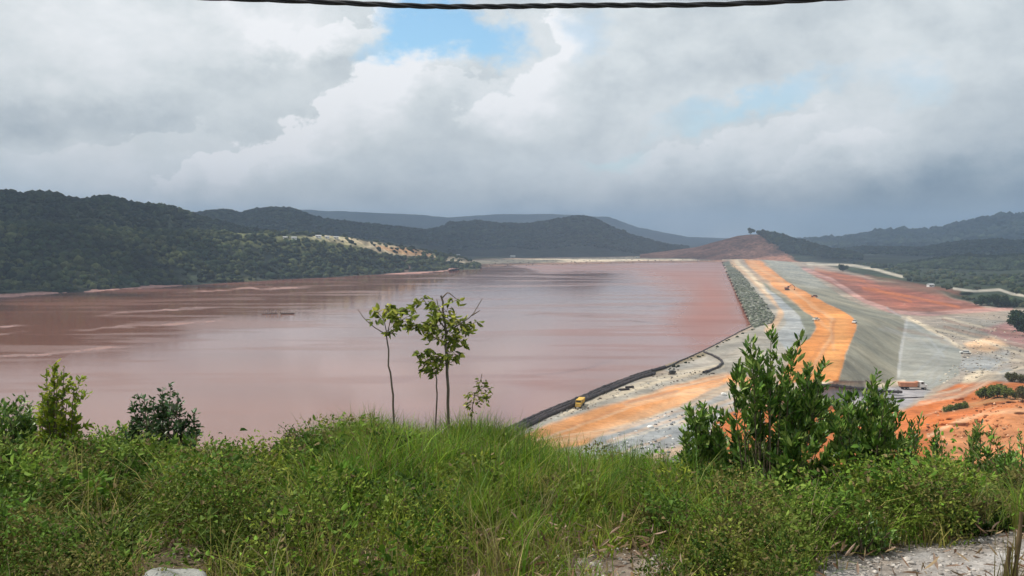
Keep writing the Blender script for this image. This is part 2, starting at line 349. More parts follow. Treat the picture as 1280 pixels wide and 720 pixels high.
def wpaint(poly, c, feather, a, mud=0):
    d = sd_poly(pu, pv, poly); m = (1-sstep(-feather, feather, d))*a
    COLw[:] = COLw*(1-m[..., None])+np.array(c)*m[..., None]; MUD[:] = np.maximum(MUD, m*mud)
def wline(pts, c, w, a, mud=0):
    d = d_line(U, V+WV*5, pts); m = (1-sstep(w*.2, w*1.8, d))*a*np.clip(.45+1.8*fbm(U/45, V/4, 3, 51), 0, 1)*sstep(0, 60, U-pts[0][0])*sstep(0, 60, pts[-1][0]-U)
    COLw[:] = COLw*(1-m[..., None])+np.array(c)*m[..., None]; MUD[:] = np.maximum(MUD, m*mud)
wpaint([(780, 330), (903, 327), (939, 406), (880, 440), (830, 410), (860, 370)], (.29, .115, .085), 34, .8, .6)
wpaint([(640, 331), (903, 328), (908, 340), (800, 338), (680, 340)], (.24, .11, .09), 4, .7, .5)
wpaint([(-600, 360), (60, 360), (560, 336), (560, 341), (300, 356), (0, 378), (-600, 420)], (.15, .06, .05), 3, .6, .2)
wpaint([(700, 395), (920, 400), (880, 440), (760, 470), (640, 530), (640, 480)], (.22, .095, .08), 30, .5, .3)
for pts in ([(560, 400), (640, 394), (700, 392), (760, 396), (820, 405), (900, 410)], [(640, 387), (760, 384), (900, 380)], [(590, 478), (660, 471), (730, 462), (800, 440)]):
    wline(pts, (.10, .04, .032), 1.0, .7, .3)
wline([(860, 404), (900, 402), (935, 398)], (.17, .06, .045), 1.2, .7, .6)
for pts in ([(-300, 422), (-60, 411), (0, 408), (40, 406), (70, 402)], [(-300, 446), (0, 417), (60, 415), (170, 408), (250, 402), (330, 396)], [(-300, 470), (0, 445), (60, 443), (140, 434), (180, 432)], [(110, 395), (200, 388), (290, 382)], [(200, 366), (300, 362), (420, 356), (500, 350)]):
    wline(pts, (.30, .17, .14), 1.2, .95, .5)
nr, nc = sh
idx = np.arange(nr*nc).reshape(sh)
Q = np.stack([idx[:-1, :-1], idx[1:, :-1], idx[1:, 1:], idx[:-1, 1:]], -1).reshape(-1, 4)
zone = np.zeros(sh, int)
inp = lambda poly, w=.5: sd_poly(U+(pu-U)*w, V+(pv-V)*w, poly) < 0
zone[inp(OR, 1) | inp(HR, 1)] = 1; zone[inp(SL) | inp(LS)] = 2
zone[d_line(U, V, [(1033, 330), (1067, 332), (1092, 336), (1111, 341.5), (1128, 346)]) < 2] = 3
zone[d_line(U, V, [(1192, 361), (1217, 364), (1249, 362), (1264, 367), (1300, 373)]) < 2] = 3
zone[water] = 4
zf = zone.ravel()[Q[:, 0]]; allw = (zone.ravel()[Q] == 4).all(1); zf = np.where(allw, 4, np.where(zf == 4, 0, zf))
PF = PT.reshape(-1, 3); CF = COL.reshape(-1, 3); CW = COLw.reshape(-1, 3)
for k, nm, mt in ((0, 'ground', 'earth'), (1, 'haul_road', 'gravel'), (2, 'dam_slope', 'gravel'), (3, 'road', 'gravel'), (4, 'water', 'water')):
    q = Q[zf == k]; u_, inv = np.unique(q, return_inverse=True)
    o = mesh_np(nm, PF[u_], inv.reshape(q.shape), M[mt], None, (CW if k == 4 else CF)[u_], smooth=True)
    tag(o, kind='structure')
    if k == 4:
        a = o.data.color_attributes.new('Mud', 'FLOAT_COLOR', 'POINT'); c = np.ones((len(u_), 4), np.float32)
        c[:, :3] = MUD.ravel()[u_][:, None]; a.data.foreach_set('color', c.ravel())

def gpt(u, v):
    """point of the far ground seen at u, v"""
    z = float(zfield(np.array([u]), np.array([v]))[0]); return at_z(u, v, z)

# ------------------------------------------------------------ hills
def hill(name, crest, wf, wb, zb=0, amp=.10, n=420, m=44, colfn=None, base=(.018, .025, .015), patch=(.06, .06, .03), seed=0, rough=1.0):
    c = np.array(crest, float); us = np.linspace(c[0, 0], c[-1, 0], n)
    vs = np.interp(us, c[:, 0], c[:, 1]); ds = np.interp(us, c[:, 0], c[:, 2])
    k = np.hanning(9); k /= k.sum(); ds = np.convolve(np.pad(ds, 4, 'edge'), k, 'valid')
    cr = at_d(us, vs, ds); rad = cr[:, :2]/np.linalg.norm(cr[:, :2], axis=1)[:, None]
    t = np.concatenate([np.linspace(-1, 0, m, endpoint=False), np.linspace(0, 1, m//2)])
    W = np.where(t < 0, wf, wb)
    XY = cr[None, :, :2]+rad[None]*(t*W)[:, None, None]
    prof = .5*(1+np.cos(np.pi*t))
    h = cr[:, 2]-zb
    Zh = zb+h[None]*prof[:, None]
    hm = max(h.max(), 10)
    nz = fbm(XY[..., 0]/(hm*2.2), XY[..., 1]/(hm*2.2), 5, seed)*amp*4+fbm(XY[..., 0]/(hm*.4), XY[..., 1]/(hm*.4), 4, seed+3)*amp*rough
    Zh = Zh+nz*hm*(np.sin(np.pi*np.clip(-t, 0, 1))[:, None]*.9+.10)*np.minimum(1, h/hm*1.5)[None]
    Zh[0] = np.minimum(Zh[0], zb-2)
    Vv = np.concatenate([XY, Zh[..., None]], -1); mm, nn = Zh.shape
    g = fbm(XY[..., 0]/(hm*1.5), XY[..., 1]/(hm*1.5), 5, seed+8)[..., None]
    col = np.array(base)*(1+g*1.3)+np.clip(g-.05, 0, 1)*np.array(patch)*3
    if colfn: col = colfn(Vv, col)
    I = np.arange(mm*nn).reshape(mm, nn); q = np.stack([I[:-1, :-1], I[:-1, 1:], I[1:, 1:], I[1:, :-1]], -1).reshape(-1, 4)
    o = mesh_np(name, Vv.reshape(-1, 3), q, M['hill'], None, np.clip(col, .005, 1).reshape(-1, 3), smooth=True)
    tag(o, kind='structure'); return Vv
def blend(col, m, c): return col*(1-m[..., None])+np.array(c)*m[..., None]
PATCH = [(378, 298), (395, 294), (430, 295), (455, 302), (480, 304), (500, 309), (535, 316), (545, 321), (500, 320), (470, 316), (440, 307), (405, 301)]
def col1(P, col):
    u, v = project(P); w = fbm(u/9, v/3, 4, 2)
    m = 1-sstep(-1, 1.5, sd_poly(u+w*8, v+w*4, PATCH)); col = blend(col, m, (.42, .34, .22))
    m = 1-sstep(-1, 2, sd_poly(u+w*8, v+w*3, [(470, 308), (500, 309), (535, 315), (540, 320), (500, 318)])); col = blend(col, m, (.46, .27, .14))
    for pg, cc in (([(335, 297), (380, 295.5), (400, 296), (432, 296), (432, 299), (385, 300), (335, 299.5)], (.30, .28, .17)), ([(555, 322), (575, 318), (598, 322), (600, 330), (580, 328), (556, 326)], (.34, .28, .2)), ([(290, 292), (330, 293), (335, 296), (300, 295)], (.22, .22, .12))):
        m = (1-sstep(-1, 1.5, sd_poly(u+w*14, v+w*4, pg)))*.85; col = blend(col, m, cc)
    m = (1-sstep(-4, 6, sd_poly(u+w*40, v+w*14, [(180, 288), (330, 292), (380, 298), (460, 308), (440, 316), (300, 306), (190, 300)])))*.75; col = blend(col, m, (.12, .13, .045)); g2 = fbm(P[..., 0]/35, P[..., 1]/70, 4, 14)[..., None]; col = col+np.clip(g2-.1, 0, 1)*np.array([.35, .32, .12])
    m = (1-sstep(-6, 5, sd_poly(u+w*60, v+w*16, [(95, 286), (170, 292), (140, 299), (100, 297)])))*.6; col = blend(col, m, (.08, .10, .04))
    m = 1-sstep(1, 4, np.abs(u-508+w*6)+np.maximum(0, 318-v)*2); col = blend(col, m*.6, (.2, .13, .1))
    return col
H1 = hill('hill', [(-560, 276, 720), (-300, 276, 800), (0, 282, 950), (60, 283, 975), (100, 288, 1000), (180, 290, 1080), (280, 291, 1180), (360, 292, 1290), (400, 293, 1330), (455, 299, 1420), (500, 307, 1500), (545, 316, 1580), (580, 323, 1650), (600, 331, 1680)],
          170, 250, 0, .10, colfn=col1, seed=1)
H2 = hill('hill', [(-700, 236, 820), (-300, 232, 900), (-120, 238, 1050), (-20, 243, 1120), (4, 240, 1150), (14, 241, 1150), (24, 245, 1150), (38, 242, 1150), (60, 243, 1160), (72, 244, 1180), (85, 250, 1190), (110, 252, 1210), (122, 249, 1230), (134, 247, 1240), (146, 250, 1250), (162, 255, 1280), (200, 259, 1330), (214, 260, 1340), (232, 266, 1380), (260, 275, 1450), (300, 284, 1520), (380, 296, 1650), (480, 312, 1800)],
          260, 500, 0, .07, seed=21)
H3 = hill('hill', [(150, 285, 2500), (220, 268, 2500), (245, 267, 2500), (262, 264, 2550), (285, 263, 2550), (300, 267, 2600), (312, 264, 2650), (335, 261, 2700), (362, 262, 2700), (375, 265, 2700), (385, 270, 2750), (402, 275, 2800), (430, 278, 2900), (455, 281, 2900), (500, 285, 3000), (545, 290, 3100), (600, 300, 3200)],
          700, 700, 0, .08, seed=31)
H4 = hill('hill', [(480, 300, 3300), (520, 291, 3300), (555, 284, 3300), (562, 279, 3300), (595, 277, 3300), (620, 280, 3300), (655, 281, 3300), (680, 278, 3250), (702, 274, 3200), (720, 271, 3200), (738, 273, 3200), (752, 279, 3200), (770, 287, 3250), (790, 295, 3300), (815, 302, 3400), (835, 307, 3500), (860, 309, 3500)],
          900, 700, 0, .08, seed=41)
hill('hill', [(200, 275, 9000), (380, 262, 9000), (430, 265, 9000), (520, 268, 9200), (560, 272, 9200), (620, 268, 9400), (690, 268, 9400), (760, 272, 9600), (800, 285, 9800), (860, 296, 10000), (960, 300, 10000)],
     2500, 2500, 0, .08, n=420, seed=51, rough=2.5)
def colr(P, col):
    u, v = project(P); w = fbm(u/6, v/3, 4, 2)
    m = 1-sstep(-3, 4, (u+w*14)-(945+(v-291)*1.4)); g = fbm(P[..., 0]/40, P[..., 1]/40, 3, 4)
    return blend(col, m, (.24, .115, .075))*(1+g[..., None]*.5)
HR5 = hill('hill', [(800, 318, 2500), (838, 313, 2500), (870, 309, 2450), (900, 301, 2400), (922, 295, 2400), (938, 293, 2380), (965, 293, 2350), (985, 299, 2320), (1010, 306, 2300), (1040, 314, 2250), (1075, 320, 2200)],
           330, 400, 2, .08, colfn=colr, n=260, seed=61)
H6 = hill('hill', [(940, 306, 6500), (1000, 302, 6500), (1060, 297, 6300), (1100, 291, 6200), (1140, 289, 6000), (1180, 286, 5900), (1212, 278, 5800), (1240, 272, 5700), (1262, 270, 5600), (1290, 273, 5600), (1400, 262, 5500), (1700, 250, 5000), (1900, 280, 5000)],
     1800, 1500, 0, .09, n=460, seed=71, rough=2.5)
H7 = hill('hill', [(1000, 317, 3300), (1040, 313, 3200), (1080, 309, 3100), (1110, 310, 3000), (1150, 311, 2900), (1180, 306, 2800), (1210, 302, 2700), (1240, 300, 2650), (1270, 302, 2600), (1320, 298, 2500), (1500, 290, 2400), (1750, 292, 2400)],
          700, 800, 3, .10, seed=81, patch=(.05, .055, .03))
H8 = hill('hill', [(1090, 338, 1800), (1130, 331, 1750), (1170, 324, 1700), (1210, 320, 1650), (1250, 322, 1600), (1290, 318, 1550), (1400, 310, 1500), (1650, 306, 1400)],
          260, 400, 1, .12, seed=91, patch=(.05, .06, .03))

# ------------------------------------------------------------ woods that read as one mass
def ico(sub):
    bm = bmesh.new(); bmesh.ops.create_icosphere(bm, subdivisions=sub, radius=1)
    V_ = np.array([v.co[:] for v in bm.verts]); F_ = np.array([[v.index for v in f.verts] for f in bm.faces]); bm.free(); return V_, F_
IV, IF = ico(1)
def crowns(name, P, S, cols, hgt=1.0):
    N = len(P); vi = IV[None]*(1+rng.normal(0, .17, (N, len(IV), 1)))
    vi = vi*S[:, None, None]*np.array([1, 1, hgt])*(1+rng.normal(0, .12, (N, 1, 3)))+P[:, None]
    vi[..., 2] += (S*hgt*.35)[:, None]
    f = IF[None]+(np.arange(N)*len(IV))[:, None, None]
    o = mesh_np(name, vi.reshape(-1, 3), f.reshape(-1, 3), M['canopy'], None, np.repeat(cols, len(IV), 0), smooth=True)
    return tag(o, kind='stuff')
def wood(Vv, n, s0, s1, frow, avoid=None, pal=((.016, .024, .012), (.026, .037, .016), (.012, .02, .011))):
    mm, nn = Vv.shape[:2]; i = (rng.random(n)**.8*(frow[1]-frow[0])+frow[0])*(mm-1); j = rng.random(n)*(nn-1.001)
    i0 = np.clip(i.astype(int), 0, mm-2); j0 = j.astype(int); a = (i-i0)[:, None]; b = (j-j0)[:, None]
    P = (Vv[i0, j0]*(1-a)+Vv[i0+1, j0]*a)*(1-b)+(Vv[i0, j0+1]*(1-a)+Vv[i0+1, j0+1]*a)*b
    u, v = project(P); keep = (u > -330) & (u < 1620) & (P[:, 2] > .8)
    if avoid is not None:
        for av in avoid: wv = fbm(P[:, 0]/40, P[:, 1]/40, 3, 71); keep &= (sd_poly(u+wv*30, v+wv*10, av) > 0) | (rng.random(n) < .12)
    dens = fbm(P[:, 0]/90, P[:, 1]/90, 3, 77); keep &= dens+rng.random(n)*.5 > .06
    P = P[keep]; S = rng.uniform(s0, s1, len(P)); pn = (fbm(P[:, 0]/60, P[:, 1]/60, 3, 41)+.5)*len(pal)*1.4-len(pal)*.2+rng.normal(0, .6, len(P)); pl = np.array(pal)[np.clip(pn.astype(int), 0, len(pal)-1)]*rng.uniform(.7, 1.4, (len(P), 1)); S *= rng.uniform(.6, 1.25, len(P))
    return P, S, pl
r0 = 0.0; rc = 44/66.
CLEAR = [[(375, 296), (400, 291), (440, 292), (470, 301), (510, 306), (548, 316), (545, 323), (500, 321), (440, 309), (400, 302)], [(335, 295), (432, 294), (432, 300), (385, 301), (335, 300)], [(555, 320), (575, 316), (600, 320), (600, 332), (556, 328)], [(288, 290), (335, 292), (335, 297), (300, 297)]]
crowns('woodland', *wood(H1, 13000, 1.4, 5.2, (0.02, .72), CLEAR, ((.018, .03, .013), (.032, .046, .017), (.055, .066, .024), (.014, .024, .012))), .8)
crowns('woodland', *wood(H2, 14000, 1.8, 4.6, (0.2, .72)), .8)
crowns('woodland', *wood(H3, 8000, 4, 9, (0.3, .68)), .6)
crowns('woodland', *wood(H4, 9000, 5, 10, (0.2, .68)), .6)
a_ = wood(HR5, 3000, 5, 9, (0.25, .75)); u_, v_ = project(a_[0]); k_ = u_ > 948+(v_-291)*1.3
crowns('woodland', a_[0][k_], a_[1][k_], a_[2][k_], .8)
crowns('woodland', *wood(H6, 6000, 12, 26, (0.1, .7)), .8)
crowns('woodland', *wood(H7, 8000, 4, 8, (0.2, .7)), .7)
crowns('woodland', *wood(H8, 7000, 2.5, 5.5, (0.05, .7)), .8)
def scatter_ground(n, poly, s0, s1):
    P_ = np.array(poly, float); u = rng.uniform(P_[:, 0].min(), P_[:, 0].max(), n*4); v = rng.uniform(P_[:, 1].min(), P_[:, 1].max(), n*4)
    k = sd_poly(u, v, poly) < 0; u = u[k][:n]; v = v[k][:n]; P = at_z(u, v, zfield(u, v)); S = rng.uniform(s0, s1, len(P))
    pl = np.array([(.02, .032, .013), (.035, .05, .02), (.045, .05, .022)])[rng.integers(0, 3, len(P))]*rng.uniform(.7, 1.3, (len(P), 1))
    k = (fbm(P[:, 0]/50, P[:, 1]/50, 3, 5) > -.06); uk, vk = project(P)
    for rd in ([(1010, 330), (1033, 330), (1067, 332), (1092, 336), (1111, 341.5), (1128, 346)], [(1192, 361), (1217, 364), (1249, 362), (1264, 367), (1300, 373)]): k &= d_line(uk, vk-4, rd) > 6
    return P[k], S[k], pl[k]
crowns('scrub', *scatter_ground(900, [(1035, 334), (1090, 340), (1125, 350), (1170, 356), (1195, 364), (1260, 366), (1420, 375), (1420, 350), (1200, 340), (1100, 330), (1050, 326)], 2, 4.5), .8)
crowns('scrub', *scatter_ground(260, [(1198, 368), (1255, 365), (1300, 376), (1300, 384), (1262, 384), (1215, 379)], 1.5, 4), .9)
def rubble(name, n, poly, s0, s1, cols):
    P_ = np.array(poly, float); u = rng.uniform(P_[:, 0].min(), P_[:, 0].max(), n*5); v = rng.uniform(P_[:, 1].min(), P_[:, 1].max(), n*5); k = sd_poly(u, v, poly) < 0; u, v = u[k][:n], v[k][:n]; n = len(u)
    P = at_z(u, v, zfield(u, v)); V1, F1 = ico(1); S = s0+(s1-s0)*rng.random(n)**2.5
    vi = V1[None]*(1+rng.normal(0, .25, (n, len(V1), 1)))*S[:, None, None]*np.array([1, 1, .65])+P[:, None]+np.array([0, 0, .1])
    c = np.array(cols)[rng.integers(0, len(cols), n)]*rng.uniform(.6, 1.5, (n, 1))
    tag(mesh_np(name, vi.reshape(-1, 3), (F1[None]+(np.arange(n)*len(V1))[:, None, None]).reshape(-1, 3), M['stone'], None, np.repeat(c, len(V1), 0)), kind='stuff')
rubble('riprap', 2600, [(904, 329), (913, 327), (936, 352), (955, 377), (968, 396), (964, 404), (942, 410), (939, 405), (928, 380), (915, 352)], .3, 1.3, [(.13, .14, .10), (.2, .2, .17), (.08, .09, .06)])
rubble('rubble', 500, [(640, 545), (714, 505), (783, 478), (850, 462), (900, 466), (846, 479), (783, 498), (705, 521), (650, 548)], .08, .5, [(.3, .28, .25), (.2, .18, .15), (.12, .09, .07)])
rubble('rubble', 700, [(745, 552), (800, 525), (846, 511), (930, 500), (1000, 500), (880, 590), (780, 600)], .08, .55, [(.3, .3, .3), (.45, .44, .42), (.16, .16, .16)])
rubble('rubble', 900, [(1140, 400), (1180, 396), (1280, 390), (1290, 455), (1215, 475), (1165, 486), (1205, 440)], .1, .7, [(.3, .27, .22), (.4, .35, .28), (.15, .13, .11)])
rubble('rubble', 400, [(1150, 520), (1200, 495), (1280, 490), (1300, 560), (1130, 570)], .1, .6, [(.35, .13, .05), (.2, .09, .04), (.5, .3, .18)])
rubble('rubble', 450, [(585, 324), (903, 320), (903, 327), (720, 330), (590, 335)], .5, 2.0, [(.12, .10, .08), (.22, .18, .14)])
crowns('scrub', *scatter_ground(150, [(835, 462), (880, 441), (930, 415), (945, 405), (950, 409), (925, 420), (884, 443), (840, 464)], .3, .9), .7)

# ------------------------------------------------------------ houses, far vehicles, machines
def house(px, w, d, h, label, wall='white', roof='tin', dist=None, rotz=0.2):
    p = gpt(*px) if dist is None else at_d(px[0], px[1], dist)
    t = thing('house', label, 'house', tuple(p), rotz, 'small houses around the reservoir')
    bm = bmesh.new(); box(bm, (0, 0, h/2-.5), (w, d, h+1)); bm_obj('wall', bm, M[wall], t)
    bm = bmesh.new(); rh = w*.18
    vs = [bm.verts.new(q) for q in ((-w*.55, -d*.6, h), (w*.55, -d*.6, h), (w*.55, d*.6, h), (-w*.55, d*.6, h), (-w*.55, 0, h+rh), (w*.55, 0, h+rh))]
    for f in ((0, 1, 5, 4), (2, 3, 4, 5), (0, 4, 3), (1, 2, 5), (3, 2, 1, 0)): bm.faces.new([vs[i] for i in f])
    bm_obj('roof', bm, M[roof], t)
    bm = bmesh.new(); box(bm, (-w*.15, -d/2-.02, 1), (.9, .08, 2)); bm_obj('door', bm, M['wood'], t)
    for x in (-.35, .2): bm = bmesh.new(); box(bm, (x*w, -d/2-.02, h*.6), (1.1, .06, 1)); bm_obj('window', bm, M['glass'], t)
def onH(u, v, Vv):
    uu_, vv_ = project(Vv); k = np.argmin((uu_-u)**2+((vv_-v)*3)**2+np.where(np.arange(Vv.shape[0]) > Vv.shape[0]*.66, 1e5, 0)[:, None]); return Vv.reshape(-1, 3)[k]
for (u, v, w, lb, wl) in ((369, 299, 7, 'small white house left of the pale clearing on the far bank', 'white'), (356, 298, 6, 'small cream house at the far left of the row on the far bank', 'plaster'),
                          (398, 297, 8, 'white low house at the upper left end of the pale clearing', 'white'), (408, 298, 6, 'tiny white house beside the low one on the pale clearing', 'white'),
                          (421, 299, 7, 'cream house where the pale clearing widens', 'plaster')):
    q = onH(u, v, H1); t0 = float(q[1]); uq, vq = project(q[None])
    t = house((float(uq[0]), float(vq[0])), w, 5, 2.6, lb, wl, dist=t0, rotz=.3)
house((571, 321), 16, 8, 4, 'cream building at the left end of the far dam', 'plaster')
house((641, 321.5), 12, 6, 3, 'small white house just behind the far dam', 'white')
house((1163, 358.5), 6.5, 5, 2.6, 'white house alone at the top of the red slope', 'white')

def wheels(t, xs, y, r, w, parts=('tyre', 'rim')):
    for x in xs:
        for s in (-1, 1):
            bm = bmesh.new(); cyl(bm, (x, s*y, r), r, w); wh = bm_obj('wheel', bm, M['tyre'], t, .03)
            bm = bmesh.new(); cyl(bm, (x, s*(y+w/2+.01), r), r*.5, .06); bm_obj('hub', bm, M['hub'], wh)
def truck(px, L, label, bodymat='orange', cabmat='white', rotz=0., group=None, tank=False):
    """cab at +X"""
    t = thing('truck', label, 'truck', tuple(gpt(*px)), rotz, group); s = L/10.5
    bm = bmesh.new(); box(bm, (-.3*s, 0, 1.05*s), (9.6*s, 1.0*s, .35*s)); bm_obj('chassis', bm, M['dark'], t)
    bm = bmesh.new(); box(bm, (-1.9*s, 0, 2.1*s), (6.2*s, 2.5*s, 1.7*s), (6.9*s, 2.6*s), (-.1*s, 0))
    for k in range(7): box(bm, (-4.5*s+k*.95*s, 0, 2.15*s), (.14*s, 2.74*s, 1.5*s))
    box(bm, (1.5*s, 0, 3.15*s), (1.0*s, 2.6*s, .16*s)); bm_obj('dump_body', bm, M[bodymat], t, .02)
    bm = bmesh.new(); box(bm, (3.1*s, 0, 2.2*s), (1.9*s, 2.4*s, 2.3*s), (1.6*s, 2.3*s), (-.12*s, 0)); box(bm, (4.55*s, 0, 1.6*s), (1.15*s, 2.2*s, 1.2*s), (1.1*s, 2.1*s))
    cab = bm_obj('cab', bm, M[cabmat], t, .06)
    bm = bmesh.new(); box(bm, (3.2*s, 0, 2.75*s), (1.0*s, 2.42*s, .75*s), (.85*s, 2.4*s)); bm_obj('window', bm, M['glass'], cab)
    bm = bmesh.new(); box(bm, (3.99*s, 0, 2.75*s), (.12*s, 2.0*s, .8*s), (.12*s, 1.9*s), (-.06*s, 0)); bm_obj('windscreen', bm, M['glass'], cab)
    bm = bmesh.new(); box(bm, (5.15*s, 0, .95*s), (.2*s, 2.4*s, .4*s)); bm_obj('bumper', bm, M[cabmat], t)
    for y in (-.85, .85): bm = bmesh.new(); cyl(bm, (5.17*s, y*s, 1.5*s), .15*s, .08*s, 'X'); bm_obj('headlight', bm, M['white'], t)
    wheels(t, (-3.6*s, -2.3*s, 4.1*s), 1.1*s, .55*s, .4*s)
    return t
def car(px, L, label, cat='car', mat='white', rotz=0., group=None, pickup=False, loc=None):
    t = thing('pickup_truck' if pickup else 'car', label, cat, tuple(gpt(*px)) if loc is None else loc, rotz, group); s = L/4.6
    bm = bmesh.new(); box(bm, (0, 0, .72*s), (4.6*s, 1.8*s, .6*s), (4.4*s, 1.7*s)); bm_obj('body', bm, M[mat], t, .08*s)
    bm = bmesh.new(); cx, cl = (.15, 1.6) if pickup else (-.45, 2.9)
    box(bm, (cx*s, 0, 1.3*s), (cl*s, 1.62*s, .56*s), ((cl-.6)*s, 1.4*s)); bm_obj('window_band', bm, M['glass'], t, .05*s)
    bm = bmesh.new(); box(bm, (cx*s, 0, 1.61*s), ((cl-.5)*s, 1.42*s, .08*s)); bm_obj('roof', bm, M[mat], t, .02*s)
    for y in (-.62, .62): bm = bmesh.new(); box(bm, (2.27*s, y*s, .8*s), (.1*s, .3*s, .16*s)); bm_obj('headlight', bm, M['white'], t)
    wheels(t, (-1.45*s, 1.4*s), .82*s, .36*s, .22*s); return t
truck((1141, 487), 10.5, 'large truck with faded orange dump body and white cab below the grey slope', rotz=R(-4))
car((1206, 442), 4.9, 'white car with dark windows parked at the foot of the cream track', rotz=R(165))
car((1068, 404), 5, 'white pickup truck on the outer bend of the orange road', 'pickup truck', rotz=R(60), pickup=True)
car((1020, 400.5), 5, 'pale pickup truck at the inner bend of the orange road', 'pickup truck', 'plaster', rotz=R(40), pickup=True)
car((1018, 371.5), 5.2, 'dark brown car at the edge of the orange road', 'car', 'rust', rotz=R(150))
truck((797, 322.5), 10, 'white truck on the crest of the far dam', 'white', 'white', rotz=R(8))
truck((850, 321.8), 12, 'cream truck on the far dam, near its right end', 'plaster', 'white', rotz=R(8))
# yellow truck beside the black pipes
pa = gpt(740, 497); pb = gpt(716, 508); hd = math.atan2(pb[1]-pa[1], pb[0]-pa[0])
t = truck((725, 508), 7.4, 'small yellow truck with white front standing over the black pipes', 'yellow', 'yellow', rotz=hd+R(12))
# excavator on the orange road
t = thing('excavator', 'small rust coloured excavator working on the far orange road', 'excavator', tuple(gpt(984, 362.5)), R(-25))
for y in (-1.3, 1.3):
    bm = bmesh.new(); box(bm, (0, y, .5), (4.2, .6, 1.0), (3.6, .6)); bm_obj('track', bm, M['dark'], t, .1)
bm = bmesh.new(); box(bm, (-.5, 0, 1.8), (3.6, 2.6, 1.3)); bm_obj('body', bm, M['rust'], t, .1)
bm = bmesh.new(); box(bm, (.8, .7, 2.9), (1.5, 1.2, 1.6), (1.2, 1.1)); bm_obj('cab', bm, M['glass'], t, .05)
Vb, Fb = tube([(1.0, -.3, 1.8), (2.6, -.3, 4.4), (4.6, -.3, 4.9), (6.2, -.3, 3.8)], [.3, .42, .34, .22], 4); mesh_np('boom', Vb, Fb, M['rust'], t)
Vb, Fb = tube([(6.0, -.3, 4.2), (6.9, -.3, 2.4), (6.7, -.3, 1.2)], [.28, .22, .18], 4); mesh_np('arm', Vb, Fb, M['rust'], t)
bm = bmesh.new(); box(bm, (6.4, -.3, .8), (1.2, 1.2, .9), (.8, 1.2)); bm_obj('bucket', bm, M['dark'], t, .05)

# pipes
def pipe(label, pts, r, name='pipe', group=None, dz=0.0, off=(0, 0)):
    Pp = np.array([gpt(u, v) for u, v in pts]); Pp[:, 2] = (np.maximum(Pp[:, 2], .4) if pts[0][0] < 1000 else Pp[:, 2])+r+dz
    s = np.linspace(0, len(Pp)-1, len(Pp)*8); Pp = np.stack([np.interp(s, np.arange(len(Pp)), Pp[:, k]) for k in range(3)], 1)
    k = np.hanning(9); k /= k.sum(); Pp = np.stack([np.convolve(np.pad(Pp[:, c], 4, 'edge'), k, 'valid') for c in range(3)], 1)
    Pp[:, 0] += off[0]; Pp[:, 1] += off[1]; Pp[:, 2] += fbm(Pp[:, 0]/6, Pp[:, 1]/6, 2, 1)*.15
    o0 = Pp[0].copy(); dd = np.concatenate([[0], np.cumsum(np.linalg.norm(np.diff(Pp, axis=0), axis=1))]); nn_ = int(dd[-1]/.5)+2; tt = np.linspace(0, dd[-1], nn_)
    Pp = np.stack([np.interp(tt, dd, Pp[:, c]) for c in range(3)], 1); ph = off[0]*7.7; Pp[:, 0] += fbm(tt/9+ph, tt*0+ph, 2, 2)*r*1.6; Pp[:, 1] += fbm(tt/9, tt*0+ph+5, 2, 3)*r*1.6; rr_ = r*(1+.28*(np.abs((tt+ph) % 6-3) < .3))
    Vv_, Ff = tube(Pp-o0, rr_, 10); o = mesh_np(name, Vv_, Ff, M['blackpipe'], smooth=True); o.location = o0
    return tag(o, label, 'pipe', group)
SP_ = [(560, 570), (600, 553), (636, 538), (670, 522), (706, 507), (740, 493), (783, 475), (812, 466), (832, 460)]
for k, (lb, off, e) in enumerate((('black pipe nearest the red water along the lake edge', (0, 0), 9), ('middle black pipe of the three along the lake edge', (.8, -1.35), 8), ('black pipe of the three lying nearest the orange road', (1.7, -2.9), 8))):
    pipe(lb, SP_[:e], .55, group='black pipes along the lake edge', off=off)
pipe('black hose looping from the shore back to the grey gravel', [(879, 441), (890, 445), (899, 449), (903, 454), (898, 460), (888, 464), (879, 467)], .42)
pipe('long thin black pipe running along the shore to the rock berm', [(830, 461), (850, 452), (880, 439), (905, 426), (925, 415), (940, 408), (952, 404)], .28)
pipe('black pipe lying on grey ground left of the orange and white truck', [(1020, 485), (1040, 485), (1065, 488), (1095, 491), (1128, 493)], .55, dz=.3)
pipe('long dark pipe on the ground below the orange and white truck', [(1105, 499), (1130, 498), (1156, 497)], .22)
for (u, v, l, lb) in ((780, 488.5, 3.4, 'short black pipe offcut, left of two beside the pipeline'), (787, 485.5, 2.6, 'short black pipe offcut, right of two beside the pipeline')):
    Vv_, Ff = tube([(-l/2, -.6, .4), (0, 0, .42), (l/2, .6, .4)], .42, 10); o = mesh_np('pipe_offcut', Vv_, Ff, M['blackpipe'], smooth=True); o.location = tuple(gpt(u, v)); tag(o, lb, 'pipe', 'pipe offcuts beside the pipeline')
# small pump unit
t = thing('pump', 'small dark pump unit on skids where the pipes end', 'pump', tuple(gpt(840, 468)), R(30))
bm = bmesh.new(); box(bm, (0, 0, .9), (2.0, 1.2, 1.1), (1.7, 1.1)); bm_obj('housing', bm, M['dark'], t, .05)
bm = bmesh.new(); box(bm, (0, -.5, .15), (2.8, .2, .25)); box(bm, (0, .5, .15), (2.8, .2, .25)); bm_obj('skid', bm, M['wood'], t)
bm = bmesh.new(); cyl(bm, (1.3, 0, .8), .35, .7, 'X'); bm_obj('outlet', bm, M['blackpipe'], t)
